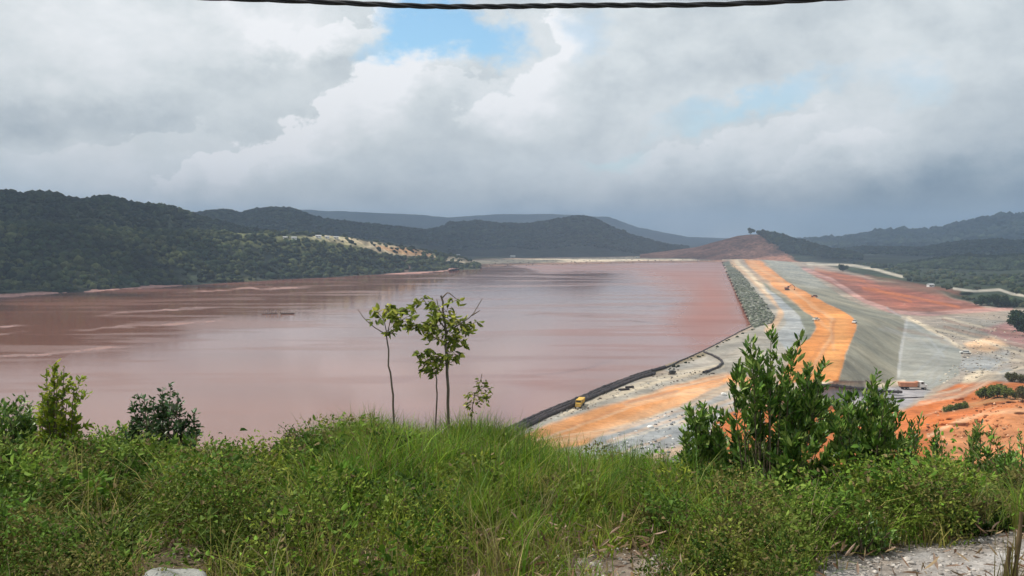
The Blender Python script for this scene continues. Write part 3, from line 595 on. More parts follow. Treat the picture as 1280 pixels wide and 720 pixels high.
# floating stage on the lake
t = thing('landing_stage', 'low dark floating stage with pale posts on the left of the lake', 'raft', tuple(at_z(350, 392.5, 0)), R(6))
bm = bmesh.new(); box(bm, (5, 0, .5), (9, 2.5, .8)); box(bm, (-7, 1, .35), (10, 2, .5)); bm_obj('deck', bm, M['wood'], t, .05)
for x in (-9, -6.5, -4, -1.5, 1): bm = bmesh.new(); cyl(bm, (x, .5, 1.2), .3, 2.6, 'Z', 8); bm_obj('post', bm, M['palewood'], t)
bm = bmesh.new(); box(bm, (-4, .5, 2.4), (11, .3, .25)); bm_obj('rail', bm, M['wood'], t)
# boulders
def boulder(loc, s, label, col=(.55, .53, .5), sub=3, sq=.7, seed=0, cat='rock'):
    Vb_, Fb_ = ico(sub); r_ = np.random.default_rng(seed); ph = r_.random((6, 3))*6
    d = 1+sum(.09*np.sin(Vb_ @ (r_.normal(0, 1.8+k*.7, 3))+ph[k, 0]) for k in range(6))
    Vb_ = Vb_*d[:, None]*np.array([1, .8, sq])*s
    o = mesh_np('boulder', Vb_, Fb_, M['stone'], None, np.tile(col, (len(Vb_), 1)), smooth=True); o.location = loc; return tag(o, label, cat)
for (u, v, s, lb) in ((905, 494, 1.0, 'white boulder on grey gravel between the orange road and shrub'), (813, 535, .8, 'small white boulder on grey gravel below the orange road')):
    p = gpt(u, v); boulder((p[0], p[1], p[2]+.3*s), s, lb, (.75, .74, .7), 2, seed=int(u))

# ------------------------------------------------------------ roadside hillside
CR = np.array([(-400, 545), (-100, 550), (0, 556), (60, 566), (130, 562), (200, 556), (250, 577), (285, 574), (320, 567), (350, 549), (400, 543), (450, 535), (500, 533), (560, 536), (640, 547), (700, 568), (760, 578), (850, 588), (950, 592), (1050, 600), (1130, 600), (1180, 592), (1240, 588), (1300, 592), (1700, 590)], float)
def ghill(x, y):
    x = np.asarray(x, float); y = np.asarray(y, float); ys = np.maximum(y, 3)
    u = 640+F*x/np.clip(ys, 3, 14); vg = np.interp(u, CR[:, 0], CR[:, 1])+44
    z14 = EYE-14*(vg-300)/F; z8 = 47.4
    t = sstep(6.5, 15, y); z = z8*(1-t)+z14*t
    z = z-np.maximum(y-14, 0)*.385-np.maximum(np.abs(x)-14, 0)*0*y
    return z+fbm(x/1.3, y/1.3, 3, 4)*.16
ys = np.concatenate([np.linspace(-25, 3, 30), np.linspace(3.15, 18, 130), np.geomspace(18.3, 180, 60)]); ss = np.linspace(-1, 1, 330)
YY, SS = np.meshgrid(ys, ss, indexing='ij'); XX = SS*(24+np.maximum(YY, 0)*.85); ZZ = ghill(XX, YY)
PH = np.stack([XX, YY, ZZ], -1); uh, vh = project(PH); wob = fbm(XX/.8, YY/.8, 4, 6)
colh = np.zeros(PH.shape); colh[:] = (.10, .075, .045)
GR = [(1000, 735), (1030, 700), (1110, 688), (1180, 684), (1245, 672), (1400, 668), (1400, 2000), (900, 2000)]
GR2 = [(690, 708), (730, 697), (800, 692), (845, 700), (860, 735), (700, 735)]
BR = [(1195, 602), (1240, 596), (1300, 590), (1500, 585), (1500, 650), (1225, 645)]
def gmask(poly, f=10): return 1-sstep(-f, f, sd_poly(uh+wob*50, vh+wob*30, poly))
colh = blend(colh, gmask(BR), (.26, .16, .115)); colh = blend(colh, gmask(GR), (.30, .275, .255)); colh = blend(colh, gmask(GR2), (.22, .175, .14)); gq = fbm(XX/.35, YY/.35, 4, 88)[..., None]; colh = colh*(1+gq*1.3*np.array([.8, 1, 1.2]))
colh = blend(colh, 1-sstep(4.2, 5.2, YY), (.36, .33, .31))
I = np.arange(PH.shape[0]*PH.shape[1]).reshape(PH.shape[:2]); q = np.stack([I[:-1, :-1], I[:-1, 1:], I[1:, 1:], I[1:, :-1]], -1).reshape(-1, 4)
tag(mesh_np('hillside', PH.reshape(-1, 3), q, M['soil'], None, colh.reshape(-1, 3), smooth=True), kind='structure')
boulder((at_d(210, 741, 5.6)[0], 5.6, at_d(210, 741, 5.6)[2]), .24, 'pale rounded boulder half hidden in weeds at the bottom left', (.25, .25, .23), 4, .55, 3)

def gpx(u, d):
    x = (u-640)/F*d; return np.array([x, d, float(ghill(x, d))])

# stones on the shoulder
def stones():
    n = 16000; y = rng.uniform(4.5, 8.5, n); x = rng.uniform(-7, 7, n); z = ghill(x, y); u, v = project(np.stack([x, y, z], -1))
    k = ((sd_poly(u, v, GR) < 6) | (sd_poly(u, v, GR2) < 8) | (rng.random(n) < .08)); x, y, z = x[k], y[k], z[k]; n = len(x)
    IV1, IF1 = ico(1); S = rng.gamma(1.6, .0045, n)+.004
    vi = IV1[None]*(1+rng.normal(0, .22, (n, len(IV1), 1)))*S[:, None, None]*np.array([1, 1, .6])+np.stack([x, y, z+S*.2], -1)[:, None]
    c = np.repeat(np.array([.34, .31, .28])*rng.uniform(.6, 1.6, (n, 1)), len(IV1), 0)
    tag(mesh_np('gravel', vi.reshape(-1, 3), (IF1[None]+(np.arange(n)*len(IV1))[:, None, None]).reshape(-1, 3), M['stone'], None, c), kind='stuff')
stones()

# ------------------------------------------------------------ grass
def nrm(a): return a/(np.linalg.norm(a, axis=-1, keepdims=True)+1e-9)
def blades(P, hgt, wid, col, lean=.5, segs=3):
    n = len(P); an = rng.random(n)*2*np.pi; D = np.stack([np.cos(an), np.sin(an), np.zeros(n)], -1); Sd = np.stack([-np.sin(an), np.cos(an), np.zeros(n)], -1)
    an2 = rng.normal(0, .8, n); Sd = Sd*np.cos(an2)[:, None]+D*np.sin(an2)[:, None]
    le = np.abs(rng.normal(lean, lean*.5, n)); t = np.linspace(0, 1, segs+1); V_ = []
    for k, tt in enumerate(t):
        c = P+np.stack([D[:, 0]*hgt*le*tt**2, D[:, 1]*hgt*le*tt**2, hgt*(tt-.35*le*tt**3)], -1); w = (wid*(1-tt**1.5)*.5+.0006)[:, None]
        V_ += [c-Sd*w, c+Sd*w]
    V_ = np.stack(V_, 1); m = 2*(segs+1)
    f = np.array([[2*k, 2*k+1, 2*k+3, 2*k+2] for k in range(segs)])
    Fc = (f[None]+(np.arange(n)*m)[:, None, None]).reshape(-1, 4)
    return V_.reshape(-1, 3), Fc, np.repeat(col, m, 0)
def grass(n_tuft, region, per, h, w, pal, lean=.45, rad=.09, name='grass'):
    """region(u, v) -> probability"""
    y = np.sqrt(rng.uniform(4.6**2, 16.5**2, n_tuft*3)); x = (rng.uniform(-130, 1410, n_tuft*3)-640)/F*y; z = ghill(x, y)
    u, v = project(np.stack([x, y, z], -1)); k = rng.random(len(x)) < region(u, v, x, y); x, y, z = [a[k][:n_tuft] for a in (x, y, z)]; n = len(x)
    gn = fbm(x/.6, y/.6, 3, 23); th = rng.uniform(h[0], h[1], n)*np.clip(1+gn*2.0, .4, 1.2); tc = np.array(pal)[rng.integers(0, len(pal), n)]*rng.uniform(.75, 1.3, (n, 1))
    i = np.repeat(np.arange(n), per); P = np.stack([x[i]+rng.normal(0, rad, len(i)), y[i]+rng.normal(0, rad, len(i)), z[i]-.04], -1)
    hh = th[i]*rng.uniform(.45, 1.1, len(i)); col = tc[i]*rng.uniform(.7, 1.35, (len(i), 1))
    dry = rng.random(len(i)) < .08; col[dry] = np.array([.22, .17, .08])*rng.uniform(.6, 1.2, (dry.sum(), 1))
    V_, F_, c_ = blades(P, hh, rng.uniform(w*.6, w*1.3, len(i)), col, lean)
    tag(mesh_np(name, V_, F_, M['grass'], None, c_, smooth=True), kind='stuff')
bare = lambda u, v: sstep(30, 75, np.hypot(u-210, (v-745)*.8))*np.minimum(sstep(-4, 10, sd_poly(u, v, GR)), np.minimum(sstep(-4, 8, sd_poly(u, v, GR2)), .15+.85*sstep(-4, 10, sd_poly(u, v, BR))))
box_ = lambda u, a, b, f: sstep(a-f, a+f, u)*(1-sstep(b-f, b+f, u))
GREEN = [(.11, .21, .018), (.16, .25, .022), (.07, .15, .016), (.21, .26, .03)]
OLIVE = [(.24, .25, .045), (.20, .23, .04), (.30, .26, .08), (.14, .20, .035)]
grass(5200, lambda u, v, x, y: box_(u, 400, 880, 40)*sstep(8.3, 10.5, y)*bare(u, v), 26, (.5, .85), .017, GREEN, .5)
grass(1500, lambda u, v, x, y: box_(u, 560, 1300, 60)*(.3+.7*sstep(5, 8, y))*bare(u, v), 22, (.3, .6), .010, OLIVE+GREEN[:2], .5)
grass(1900, lambda u, v, x, y: (1-sstep(380, 620, u)*.5)*bare(u, v), 18, (.25, .55), .010, OLIVE+GREEN[:3], .6)
grass(260, lambda u, v, x, y: box_(u, 200, 245, 10)*box_(y, 10.5, 14, .5), 26, (.6, .85), .014, GREEN[1:], .35)
grass(700, lambda u, v, x, y: box_(u, 620, 860, 15)*box_(y, 10.5, 14, .5), 26, (.6, .95), .014, GREEN[:3], .35)
grass(900, lambda u, v, x, y: box_(u, 1130, 1420, 30)*sstep(8, 10, y)*(.4+.6*bare(u, v)), 22, (.35, .65), .011, [(.10, .17, .03), (.15, .17, .04), (.2, .17, .07)], .45)

grass(1500, lambda u, v, x, y: box_(u, 380, 900, 40)*sstep(6.5, 8.5, y)*bare(u, v), 20, (.4, .75), .017, GREEN+OLIVE[:2], .55)
grass(700, lambda u, v, x, y: (.4+.6*sstep(8, 10, y))*bare(u, v)*(fbm(x/.8, y/.8, 2, 45) > .02), 16, (.45, .85), .015, GREEN+OLIVE[:3], .6)
grass(420, lambda u, v, x, y: bare(u, v), 7, (.4, .95), .006, [(.30, .22, .11), (.22, .16, .08), (.36, .30, .16)], .45, .05, 'dead_stems')
# ------------------------------------------------------------ leaves
def leaves(P, D, L, Wd, col, fold=.25):
    """P base, D direction; one folded rhombus per leaf"""
    n = len(P); D = nrm(D); N_ = nrm(np.cross(D, rng.normal(0, 1, (n, 3)))); up = np.array([0, 0, 1.0]); N_ = nrm(N_+up*.6*np.sign(N_[:, 2:3]+1e-6)); S_ = nrm(np.cross(D, N_)); N_ = nrm(np.cross(S_, D))
    L = L[:, None]; Wd = Wd[:, None]
    W2 = Wd*.5
    V_ = np.stack([P, P+D*L*.28+S_*W2*.85+N_*Wd*fold, P+D*L*.66+S_*W2*.8+N_*(Wd*fold*.8-L*.03), P+D*L-N_*L*.14, P+D*L*.66-S_*W2*.8+N_*(Wd*fold*.8-L*.03), P+D*L*.28-S_*W2*.85+N_*Wd*fold], 1); m = 6
    Fc = (np.array([[0, 1, 2, 3], [0, 3, 4, 5]])[None]+(np.arange(n)*m)[:, None, None]).reshape(-1, 4)
    return V_.reshape(-1, 3), Fc, np.repeat(col, m, 0)
def weeds(n, region, h, per, L, pal, name='undergrowth', rad=.22, mat='leaf'):
    y = np.sqrt(rng.uniform(4.6**2, 16**2, n*4)); x = (rng.uniform(-130, 1410, n*4)-640)/F*y; z = ghill(x, y)
    u, v = project(np.stack([x, y, z], -1)); k = rng.random(len(x)) < region(u, v, x, y); x, y, z = [a[k][:n] for a in (x, y, z)]; n = len(x)
    hn = fbm(x/.75, y/.75, 3, 8); H_ = rng.uniform(h[0], h[1], n)*np.clip(1+hn*3.2, .2, 1.6)
    pn = (fbm(x/.9, y/.9, 3, 19)+.5)*len(pal)*1.5-len(pal)*.25+rng.normal(0, .7, n); tc = np.array(pal)[np.clip(pn.astype(int), 0, len(pal)-1)]*rng.uniform(.7, 1.3, (n, 1))*np.clip(.86+hn[:, None]*2.0, .3, 1.35)
    ls = rng.uniform(.6, 1.25, n)*np.clip(y/9.5, .6, 1.05)
    i = np.repeat(np.arange(n), per); m = len(i); q = rng.random(m)**.6
    an = rng.random(m)*2*np.pi; rr = rad*np.sqrt(rng.random(m))*(1.15-q*.5)*(H_[i]/.45)
    P = np.stack([x[i]+rr*np.cos(an), y[i]+rr*np.sin(an), z[i]+H_[i]*q], -1)
    D = np.stack([np.cos(an)*.8, np.sin(an)*.8, rng.normal(.35, .5, m)], -1)+rng.normal(0, .35, (m, 3))
    col = tc[i]*rng.uniform(.65, 1.4, (m, 1)); dr = rng.random(m) < .06; col[dr] = np.array([.20, .15, .07])*rng.uniform(.6, 1.3, (dr.sum(), 1))
    Ls = rng.uniform(L*.6, L*1.35, m)*ls[i]; V_, F_, c_ = leaves(P, D, Ls, Ls*rng.uniform(.4, .75, m), col)
    tag(mesh_np(name, V_, F_, M[mat], None, c_), kind='stuff')
WEED = [(.19, .22, .028), (.125, .175, .02), (.18, .22, .035), (.08, .14, .018), (.15, .14, .04), (.055, .10, .015), (.13, .18, .03)]
DARK = [(.05, .10, .014), (.075, .14, .02), (.11, .18, .022)]
weeds(2300, lambda u, v, x, y: (1-sstep(330, 480, u)*.88)*(fbm(x/.7, y/.7, 2, 66) > -.2)*bare(u, v), (.2, .55), 150, .050, WEED, 'undergrowth')
weeds(950, lambda u, v, x, y: box_(u, 830, 1420, 60)*(fbm(x/.7, y/.7, 2, 67) > -.16)*bare(u, v), (.18, .5), 150, .050, WEED+DARK[1:], 'undergrowth')
weeds(650, lambda u, v, x, y: box_(u, 780, 1130, 40)*sstep(8, 10, y)*bare(u, v), (.22, .45), 130, .06, DARK, 'undergrowth', .25)
weeds(420, lambda u, v, x, y: (1-sstep(330, 400, u))*sstep(10.5, 12, y), (.3, .6), 150, .048, WEED[:2]+DARK[1:], 'undergrowth', .25)
weeds(330, lambda u, v, x, y: (fbm(x/1.6, y/1.6, 2, 61) > .06)*bare(u, v)*(1-.6*box_(u, 450, 700, 40)), (.35, .65), 85, .085, [(.10, .20, .02), (.15, .26, .03), (.07, .14, .018), (.13, .2, .03)], 'broadleaf_weeds', .28, 'leaf')
# dead stems and litter
def litter():
    n = 5200; y = np.sqrt(rng.uniform(4.6**2, 15**2, n)); x = (rng.uniform(-130, 1410, n)-640)/F*y; z = ghill(x, y); u, v = project(np.stack([x, y, z], -1))
    pb = .25+.75*(sd_poly(u, v, BR) < 12)+.6*box_(u, 560, 900, 40)*(v > 670); k = rng.random(n) < pb; x, y, z = x[k], y[k], z[k]; n = len(x)
    per = 5; i = np.repeat(np.arange(n), per); P = np.stack([x[i]+rng.normal(0, .06, len(i)), y[i]+rng.normal(0, .06, len(i)), z[i]+rng.random(len(i))*.22], -1)
    col = np.array([(.30, .22, .13), (.22, .13, .08), (.34, .24, .18)])[rng.integers(0, 3, len(i))]*rng.uniform(.6, 1.4, (len(i), 1))
    V_, F_, c_ = leaves(P, rng.normal(0, 1, (len(i), 3)), rng.uniform(.05, .16, len(i)), rng.uniform(.008, .03, len(i)), col)
    tag(mesh_np('leaf_litter', V_, F_, M['leaf'], None, c_), kind='stuff')
litter()

# ------------------------------------------------------------ shrubs and saplings
def curve(a, b, bend, n=9):
    t = np.linspace(0, 1, n)[:, None]; mid = (a+b)/2+bend
    return a*(1-t)**2+2*mid*t*(1-t)+b*t**2
def shrub(name, label, cat, base_u, dist, tips, L, wr, per, pal, group=None, fr=.35, spread=.8, rise=.35, stem_r=.018, mat='glossleaf', stemmat='stem', jit=.35, hub=.15, twigs=3, droop=0., bare_=(), leafnoise=.02, hug=.6):
    b = gpx(base_u, dist); t = thing(name, label, cat, tuple(b), 0, group)
    A = Acc(); Lf = Acc(); cen = np.array([b[0], b[1], b[2]-.05])
    for k, tp in enumerate(tips):
        d = dist+(tp[2] if len(tp) > 2 else rng.normal(0, jit)); e = at_d(tp[0], tp[1], d)
        ln = np.linalg.norm(e-cen); side = e-cen; side[2] = 0
        st = cen+side*hug+np.array([rng.normal(0, .05), rng.normal(0, .05), 0])+(np.array([0, 0, 1])*ln*hub*rng.random())
        cv = curve(st, e, -side*.14+rng.normal(0, .02*ln, 3))
        V_, F_ = tube(curve(cen, st+(cv[1]-st)*.15, np.array([0, 0, -.03]), 5), stem_r, 5); A.add(V_, F_)
        V_, F_ = tube(cv, np.linspace(stem_r, stem_r*.3, len(cv)), 5); A.add(V_, F_)
        if k in bare_: continue
        segs = [(cv, fr)]
        for w in range(twigs):
            s0 = rng.uniform(fr, .92); p = cv[int(s0*(len(cv)-1))]; ax = nrm(cv[-1]-cv[-3]); dv = nrm(ax*.9+rng.normal(0, .55, 3)+np.array([0, 0, rise]))*ln*rng.uniform(.10, .22)
            c2 = curve(p, p+dv, np.array([0, 0, -.01]), 5); V_, F_ = tube(c2, np.linspace(stem_r*.4, stem_r*.2, 5), 4); A.add(V_, F_); segs.append((c2, .15))
        for sg, f0 in segs:
            n = per if sg is cv else max(4, int(per*.45)); s = f0+(1-f0)*rng.random(n)**.65; fi = s*(len(sg)-1); i0 = np.minimum(fi.astype(int), len(sg)-2); a = (fi-i0)[:, None]
            P = sg[i0]*(1-a)+sg[i0+1]*a; T = nrm(sg[i0+1]-sg[i0]); rd = rng.normal(0, 1, (n, 3)); rd -= (rd*T).sum(1)[:, None]*T; rd = nrm(rd)
            D = T*(1-spread*.6)+rd*spread+np.array([0, 0, rise-droop]); col = np.array(pal)[rng.integers(0, len(pal), n)]*rng.uniform(.7, 1.35, (n, 1))
            Ls = rng.uniform(L*.65, L*1.25, n)*(1-.35*s); V_, F_, c_ = leaves(P+rng.normal(0, leafnoise, (n, 3)), D, Ls, Ls*wr*rng.uniform(.8, 1.2, n), col, .12)
            Lf.add(V_, F_, c_)
    A.build('stem' if 'shrub' in name or 'bush' in name else 'trunk', M[stemmat], t, b)
    Lf.build('foliage', M[mat], t, b); return t
def heads(pts, k=4, w=17, h=16):
    out = []
    for (u, v) in pts:
        d0 = rng.normal(0, .35); out.append((u, v, d0))
        for q in range(k): out.append((u+(q-(k-1)/2)*w*.8+rng.normal(0, 4), v+h*.5+abs(q-(k-1)/2)*h*.35+rng.normal(0, 4), d0+rng.normal(0, .1)))
    return out
def rtips(poly, n, dj=.4):
    P_ = np.array(poly, float); out = []
    while len(out) < n:
        u = rng.uniform(P_[:, 0].min(), P_[:, 0].max()); v = rng.uniform(P_[:, 1].min(), P_[:, 1].max())
        if sd_poly(np.array([u]), np.array([v]), poly)[0] < 0: out.append((u, v, rng.normal(0, dj)))
    return out
GL = [(.09, .18, .022), (.14, .24, .035), (.05, .11, .016), (.24, .32, .07)]
shrub('shrub', 'tall dark green shrub with upright feathery shoots in front of the orange road', 'shrub', 960, 10.2,
      [(964, 412), (938, 428), (991, 437), (950, 445), (978, 452), (924, 460), (962, 470), (1010, 454), (1000, 470), (1031, 482), (1022, 468), (940, 480), (915, 482), (1005, 492)]
      + heads([(945, 512), (985, 505), (1022, 478), (1035, 520), (918, 545), (965, 545), (1000, 548), (1040, 560), (935, 585), (975, 592), (1025, 600), (900, 590)], 2), .15, .36, 48, GL, fr=.55, spread=.62, rise=.3, twigs=4, jit=.2, stem_r=.012)
shrub('shrub', 'dense dark shrub left of the tall feathery one, in front of grey gravel', 'shrub', 890, 10.8,
      [(880, 507), (866, 512), (893, 515), (855, 541), (870, 528), (900, 525)]+heads([(880, 520), (862, 545), (898, 548), (876, 575), (905, 585), (852, 590)], 2), .14, .36, 46, GL, fr=.5, spread=.65, rise=.3, twigs=4, stem_r=.012)
shrub('shrub', 'dark shrub left of the truck with stiff upright shoots above orange soil', 'shrub', 1075, 10.6,
      [(1089, 476), (1109, 480), (1067, 488), (1078, 492), (1098, 492), (1049, 508), (1060, 500), (1120, 515), (1112, 525), (1083, 505)]
      + heads([(1092, 485), (1060, 510), (1108, 520), (1085, 535), (1120, 555), (1060, 590), (1100, 580), (1135, 585)], 2), .14, .36, 46, GL, fr=.5, spread=.62, rise=.3, twigs=4, stem_r=.012)
shrub('shrub', 'slender shrub leaning right against the orange bank', 'shrub', 1118, 11, [(1151, 519), (1140, 528), (1128, 540), (1146, 540), (1120, 556), (1135, 560)], .12, .3, 40, GL[:3], fr=.2, spread=.6, stem_r=.01)
shrub('shrub', 'small dark shrub by itself at the foot of the orange bank', 'shrub', 1172, 11.6, [(1173, 540), (1166, 550), (1181, 549), (1172, 560), (1160, 566), (1184, 566), (1173, 575)], .10, .36, 34, GL[:3], fr=.2, spread=.7, stem_r=.01)
shrub('shrub', 'round leafy shrub at the right edge of the hillside', 'shrub', 1238, 11.8, [(1218, 532), (1210, 545), (1226, 540), (1240, 537), (1248, 548)]+rtips([(1205, 555), (1240, 545), (1275, 560), (1280, 595), (1200, 600)], 22), .115, .33, 40, GL, fr=.2, spread=.75, stem_r=.01)
shrub('shrub', 'bright green low shrub in the far right corner of the crest', 'shrub', 1275, 11.4, [(1262, 552), (1280, 556), (1295, 560)]+rtips([(1250, 565), (1310, 560), (1320, 595), (1250, 600)], 16), .10, .33, 40, [(.16, .28, .04), (.12, .24, .035)], fr=.3, spread=.75)
shrub('shrub', 'leafy green shrub in the bottom right beside the pale gravel', 'shrub', 1086, 7.6, rtips([(1055, 660), (1085, 645), (1118, 660), (1115, 690), (1060, 695)], 14, .15), .07, .4, 18, GL, fr=.3, spread=.8)
YG = [(.30, .36, .035), (.22, .30, .03), (.36, .38, .05), (.14, .22, .03)]
shrub('shrub', 'tall yellow green shrub standing over the weeds on the left', 'shrub', 64, 12, [(68, 455), (58, 462), (80, 460), (72, 470), (92, 485), (98, 492), (52, 490), (60, 500), (84, 498), (48, 505), (76, 512), (95, 526), (84, 530), (60, 540), (78, 545), (52, 530)]+rtips([(52, 465), (85, 460), (100, 490), (92, 535), (50, 535)], 3, .15), .12, .5, 30, YG, fr=.5, spread=.85, rise=.15, mat='leaf', jit=.12, stem_r=.014)
shrub('shrub', 'dark leafy bush cut off by the left edge', 'shrub', 12, 12.3, [(20, 497), (5, 500), (35, 508), (42, 520), (15, 512), (-10, 505)]+rtips([(-30, 505), (30, 500), (48, 525), (44, 560), (-30, 560)], 45), .12, .42, 34, GL, fr=.3, spread=.85, stem_r=.01)
shrub('shrub', 'round dark bush with bare lower stems standing against the water', 'shrub', 197, 12.6, [(213, 483), (203, 487), (222, 492), (172, 492), (180, 498), (165, 505), (192, 497), (235, 520), (245, 525), (152, 535), (160, 545), (240, 545), (225, 512), (205, 510), (185, 520), (170, 525), (212, 528), (195, 535), (230, 540), (178, 545), (245, 540)], .115, .5, 34, [(.035, .08, .022), (.05, .11, .03), (.09, .12, .05)], fr=.55, spread=.85, rise=.1, jit=.2, stem_r=.014)
shrub('shrub', 'brown green twiggy shrub on the crest left of the tall saplings', 'shrub', 370, 13.2, rtips([(325, 560), (360, 535), (400, 540), (410, 570), (340, 575)], 20, .3), .06, .45, 20, [(.07, .09, .03), (.10, .11, .04), (.11, .08, .045)], fr=.4, spread=.9, mat='leaf')
shrub('shrub', 'low bushy shrub above the water, centre left of the crest', 'shrub', 283, 13, rtips([(272, 565), (286, 557), (298, 566), (290, 580), (272, 580)], 9, .2), .06, .4, 18, [(.07, .09, .03), (.10, .12, .04)], fr=.4, spread=.9, mat='leaf')
shrub('shrub', 'sparse dry twiggy shrub behind the first sapling', 'shrub', 462, 13.4, [(430, 523), (440, 528), (452, 520), (465, 516), (478, 520), (488, 526), (446, 530), (470, 528), (500, 522), (510, 528)], .045, .4, 6, [(.13, .10, .06), (.16, .14, .07)], fr=.5, spread=.9, mat='leaf', stem_r=.006)
# midground brown-green mounds of weeds as bushes
for (u, d, r, lb, pl) in ((120, 9.5, 60, 'tangled olive bush below the yellow green shrub', WEED[:3]), (330, 8.2, 55, 'loose yellowish bush low in the weeds, left of centre', WEED[:3]), (560, 8.0, 60, 'broad olive bush below the tall grass', WEED[:4]),
                          (930, 8.2, 55, 'brown tinged bush below the tall feathery shrub', [(.12, .11, .04), (.15, .13, .05)]), (1180, 8.6, 48, 'low olive bush between dark shrubs and pale gravel', [(.10, .10, .035), (.13, .14, .04)])):
    b = gpx(u, d); _, vb = project(b[None]); vb = float(vb[0])
    shrub('bush', lb, 'bush', u, d, rtips([(u-r, vb-10), (u-r*.7, vb-45), (u, vb-62), (u+r*.7, vb-45), (u+r, vb-10)], 30, .25), .05, .45, 24, pl, fr=.3, spread=.95, mat='leaf', stem_r=.007)
# saplings
SA = [(.26, .30, .045), (.20, .25, .04), (.42, .42, .07), (.11, .14, .03)]
def sapling(label, base_u, dist, trunk, branches, clumps, r=.022, n=18, L=.115, name='sapling'):
    b = gpx(base_u, dist); t = thing(name, label, 'sapling', tuple(b), 0, 'thin saplings on the crest'); A = Acc(); Lf = Acc()
    pts = np.array([b-np.array([0, 0, .1])]+[at_d(u, v, dist) for u, v in trunk]); s = np.linspace(0, len(pts)-1, 14)
    pts = np.stack([np.interp(s, np.arange(len(pts)), pts[:, k]) for k in range(3)], 1)+rng.normal(0, .008, (14, 3))
    V_, F_ = tube(pts, np.linspace(r, r*.55, 14), 7); A.add(V_, F_)
    for br in branches:
        P = np.array([at_d(u, v, dist+(dd if i else 0)) for i, (u, v, dd) in enumerate(br)]); s = np.linspace(0, len(P)-1, 8); P = np.stack([np.interp(s, np.arange(len(P)), P[:, k]) for k in range(3)], 1)
        V_, F_ = tube(P, np.linspace(r*.5, r*.18, 8), 5); A.add(V_, F_)
    for (u, v, rad) in clumps:
        c = at_d(u, v, dist+rng.normal(0, .1)); rw = rad/F*dist
        for k in range(max(3, int(rad/2.2))):
            an = rng.random()*6.28; q = c+np.array([math.cos(an), math.sin(an)*.8, rng.normal(0, .5)])*rw*rng.uniform(.3, 1.35)
            V_, F_ = tube(curve(c+np.array([0, 0, -.02]), q, np.array([0, 0, .03]), 4), .004, 4); A.add(V_, F_)
            m = n//3; P = q+rng.normal(0, .025, (m, 3)); D = np.stack([np.full(m, math.cos(an)), np.full(m, math.sin(an)), np.full(m, -.45)], -1)+rng.normal(0, .55, (m, 3))
            Ls = rng.uniform(L*.6, L*1.25, m); V_, F_, c_ = leaves(P, D, Ls, Ls*rng.uniform(.42, .6, m), np.array(SA)[rng.integers(0, 4, m)]*rng.uniform(.7, 1.3, (m, 1)), .15); Lf.add(V_, F_, c_)
    A.build('trunk', M['greystem'], t, b); Lf.build('foliage', M['leaf'], t, b)
sapling('leftmost of the tall thin saplings, with a bare twig to its left', 495, 12.8, [(492, 500), (487, 460), (484, 419)],
        [[(484, 419, 0), (466, 408, .05), (455, 398, .1), (447, 386, .1)], [(484, 419, 0), (480, 400, 0), (472, 390, 0)], [(485, 420, 0), (497, 410, .05), (505, 398, .1)], [(484, 419, 0), (489, 395, 0), (492, 384, 0)]],
        [(472, 389, 12), (482, 392, 12), (493, 388, 11), (503, 398, 14), (513, 405, 12), (494, 404, 12), (500, 390, 10), (521, 408, 9)], r=.018)
sapling('tallest and leafiest of the thin saplings, with bare twigs at its top', 561, 13, [(560, 500), (558, 440), (556, 400), (552, 368)],
        [[(553, 372, 0), (560, 365, 0), (572, 375, 0)], [(556, 410, 0), (540, 390, .1), (528, 372, .1)], [(557, 416, 0), (575, 405, 0), (590, 395, .1), (603, 373, .1)], [(590, 394, .1), (600, 388, .1)], [(557, 430, 0), (540, 420, 0), (524, 412, 0)], [(556, 400, 0), (548, 385, 0), (546, 374, 0)], [(558, 430, 0), (575, 418, 0)]],
        [(527, 376, 9), (538, 378, 9), (546, 386, 8), (530, 408, 14), (545, 408, 16), (558, 405, 14), (573, 404, 13), (582, 412, 12), (540, 424, 15), (556, 425, 16), (572, 424, 13), (545, 440, 13), (566, 438, 13), (588, 405, 8), (558, 388, 9), (566, 376, 6), (551, 450, 13)], r=.026)
sapling('short thin sapling close against the tallest one, leafy only at the top', 545, 12.9, [(545, 505), (546, 470), (548, 445)], [[(548, 450, 0), (538, 448, 0)], [(548, 452, 0), (560, 448, 0)]],
        [(534, 450, 11), (545, 452, 12), (556, 455, 12), (541, 461, 10), (561, 446, 10)], r=.014)
sapling('smallest sapling, to the right of the others, with a pointed tip', 589, 13.2, [(590, 515), (594, 495), (603, 468)], [[(594, 497, 0), (588, 488, 0)], [(597, 486, 0), (606, 482, 0)]],
        [(593, 493, 9), (600, 486, 9), (605, 491, 8), (592, 503, 8), (602, 500, 9), (603, 478, 5), (590, 512, 6)], r=.009, L=.075)
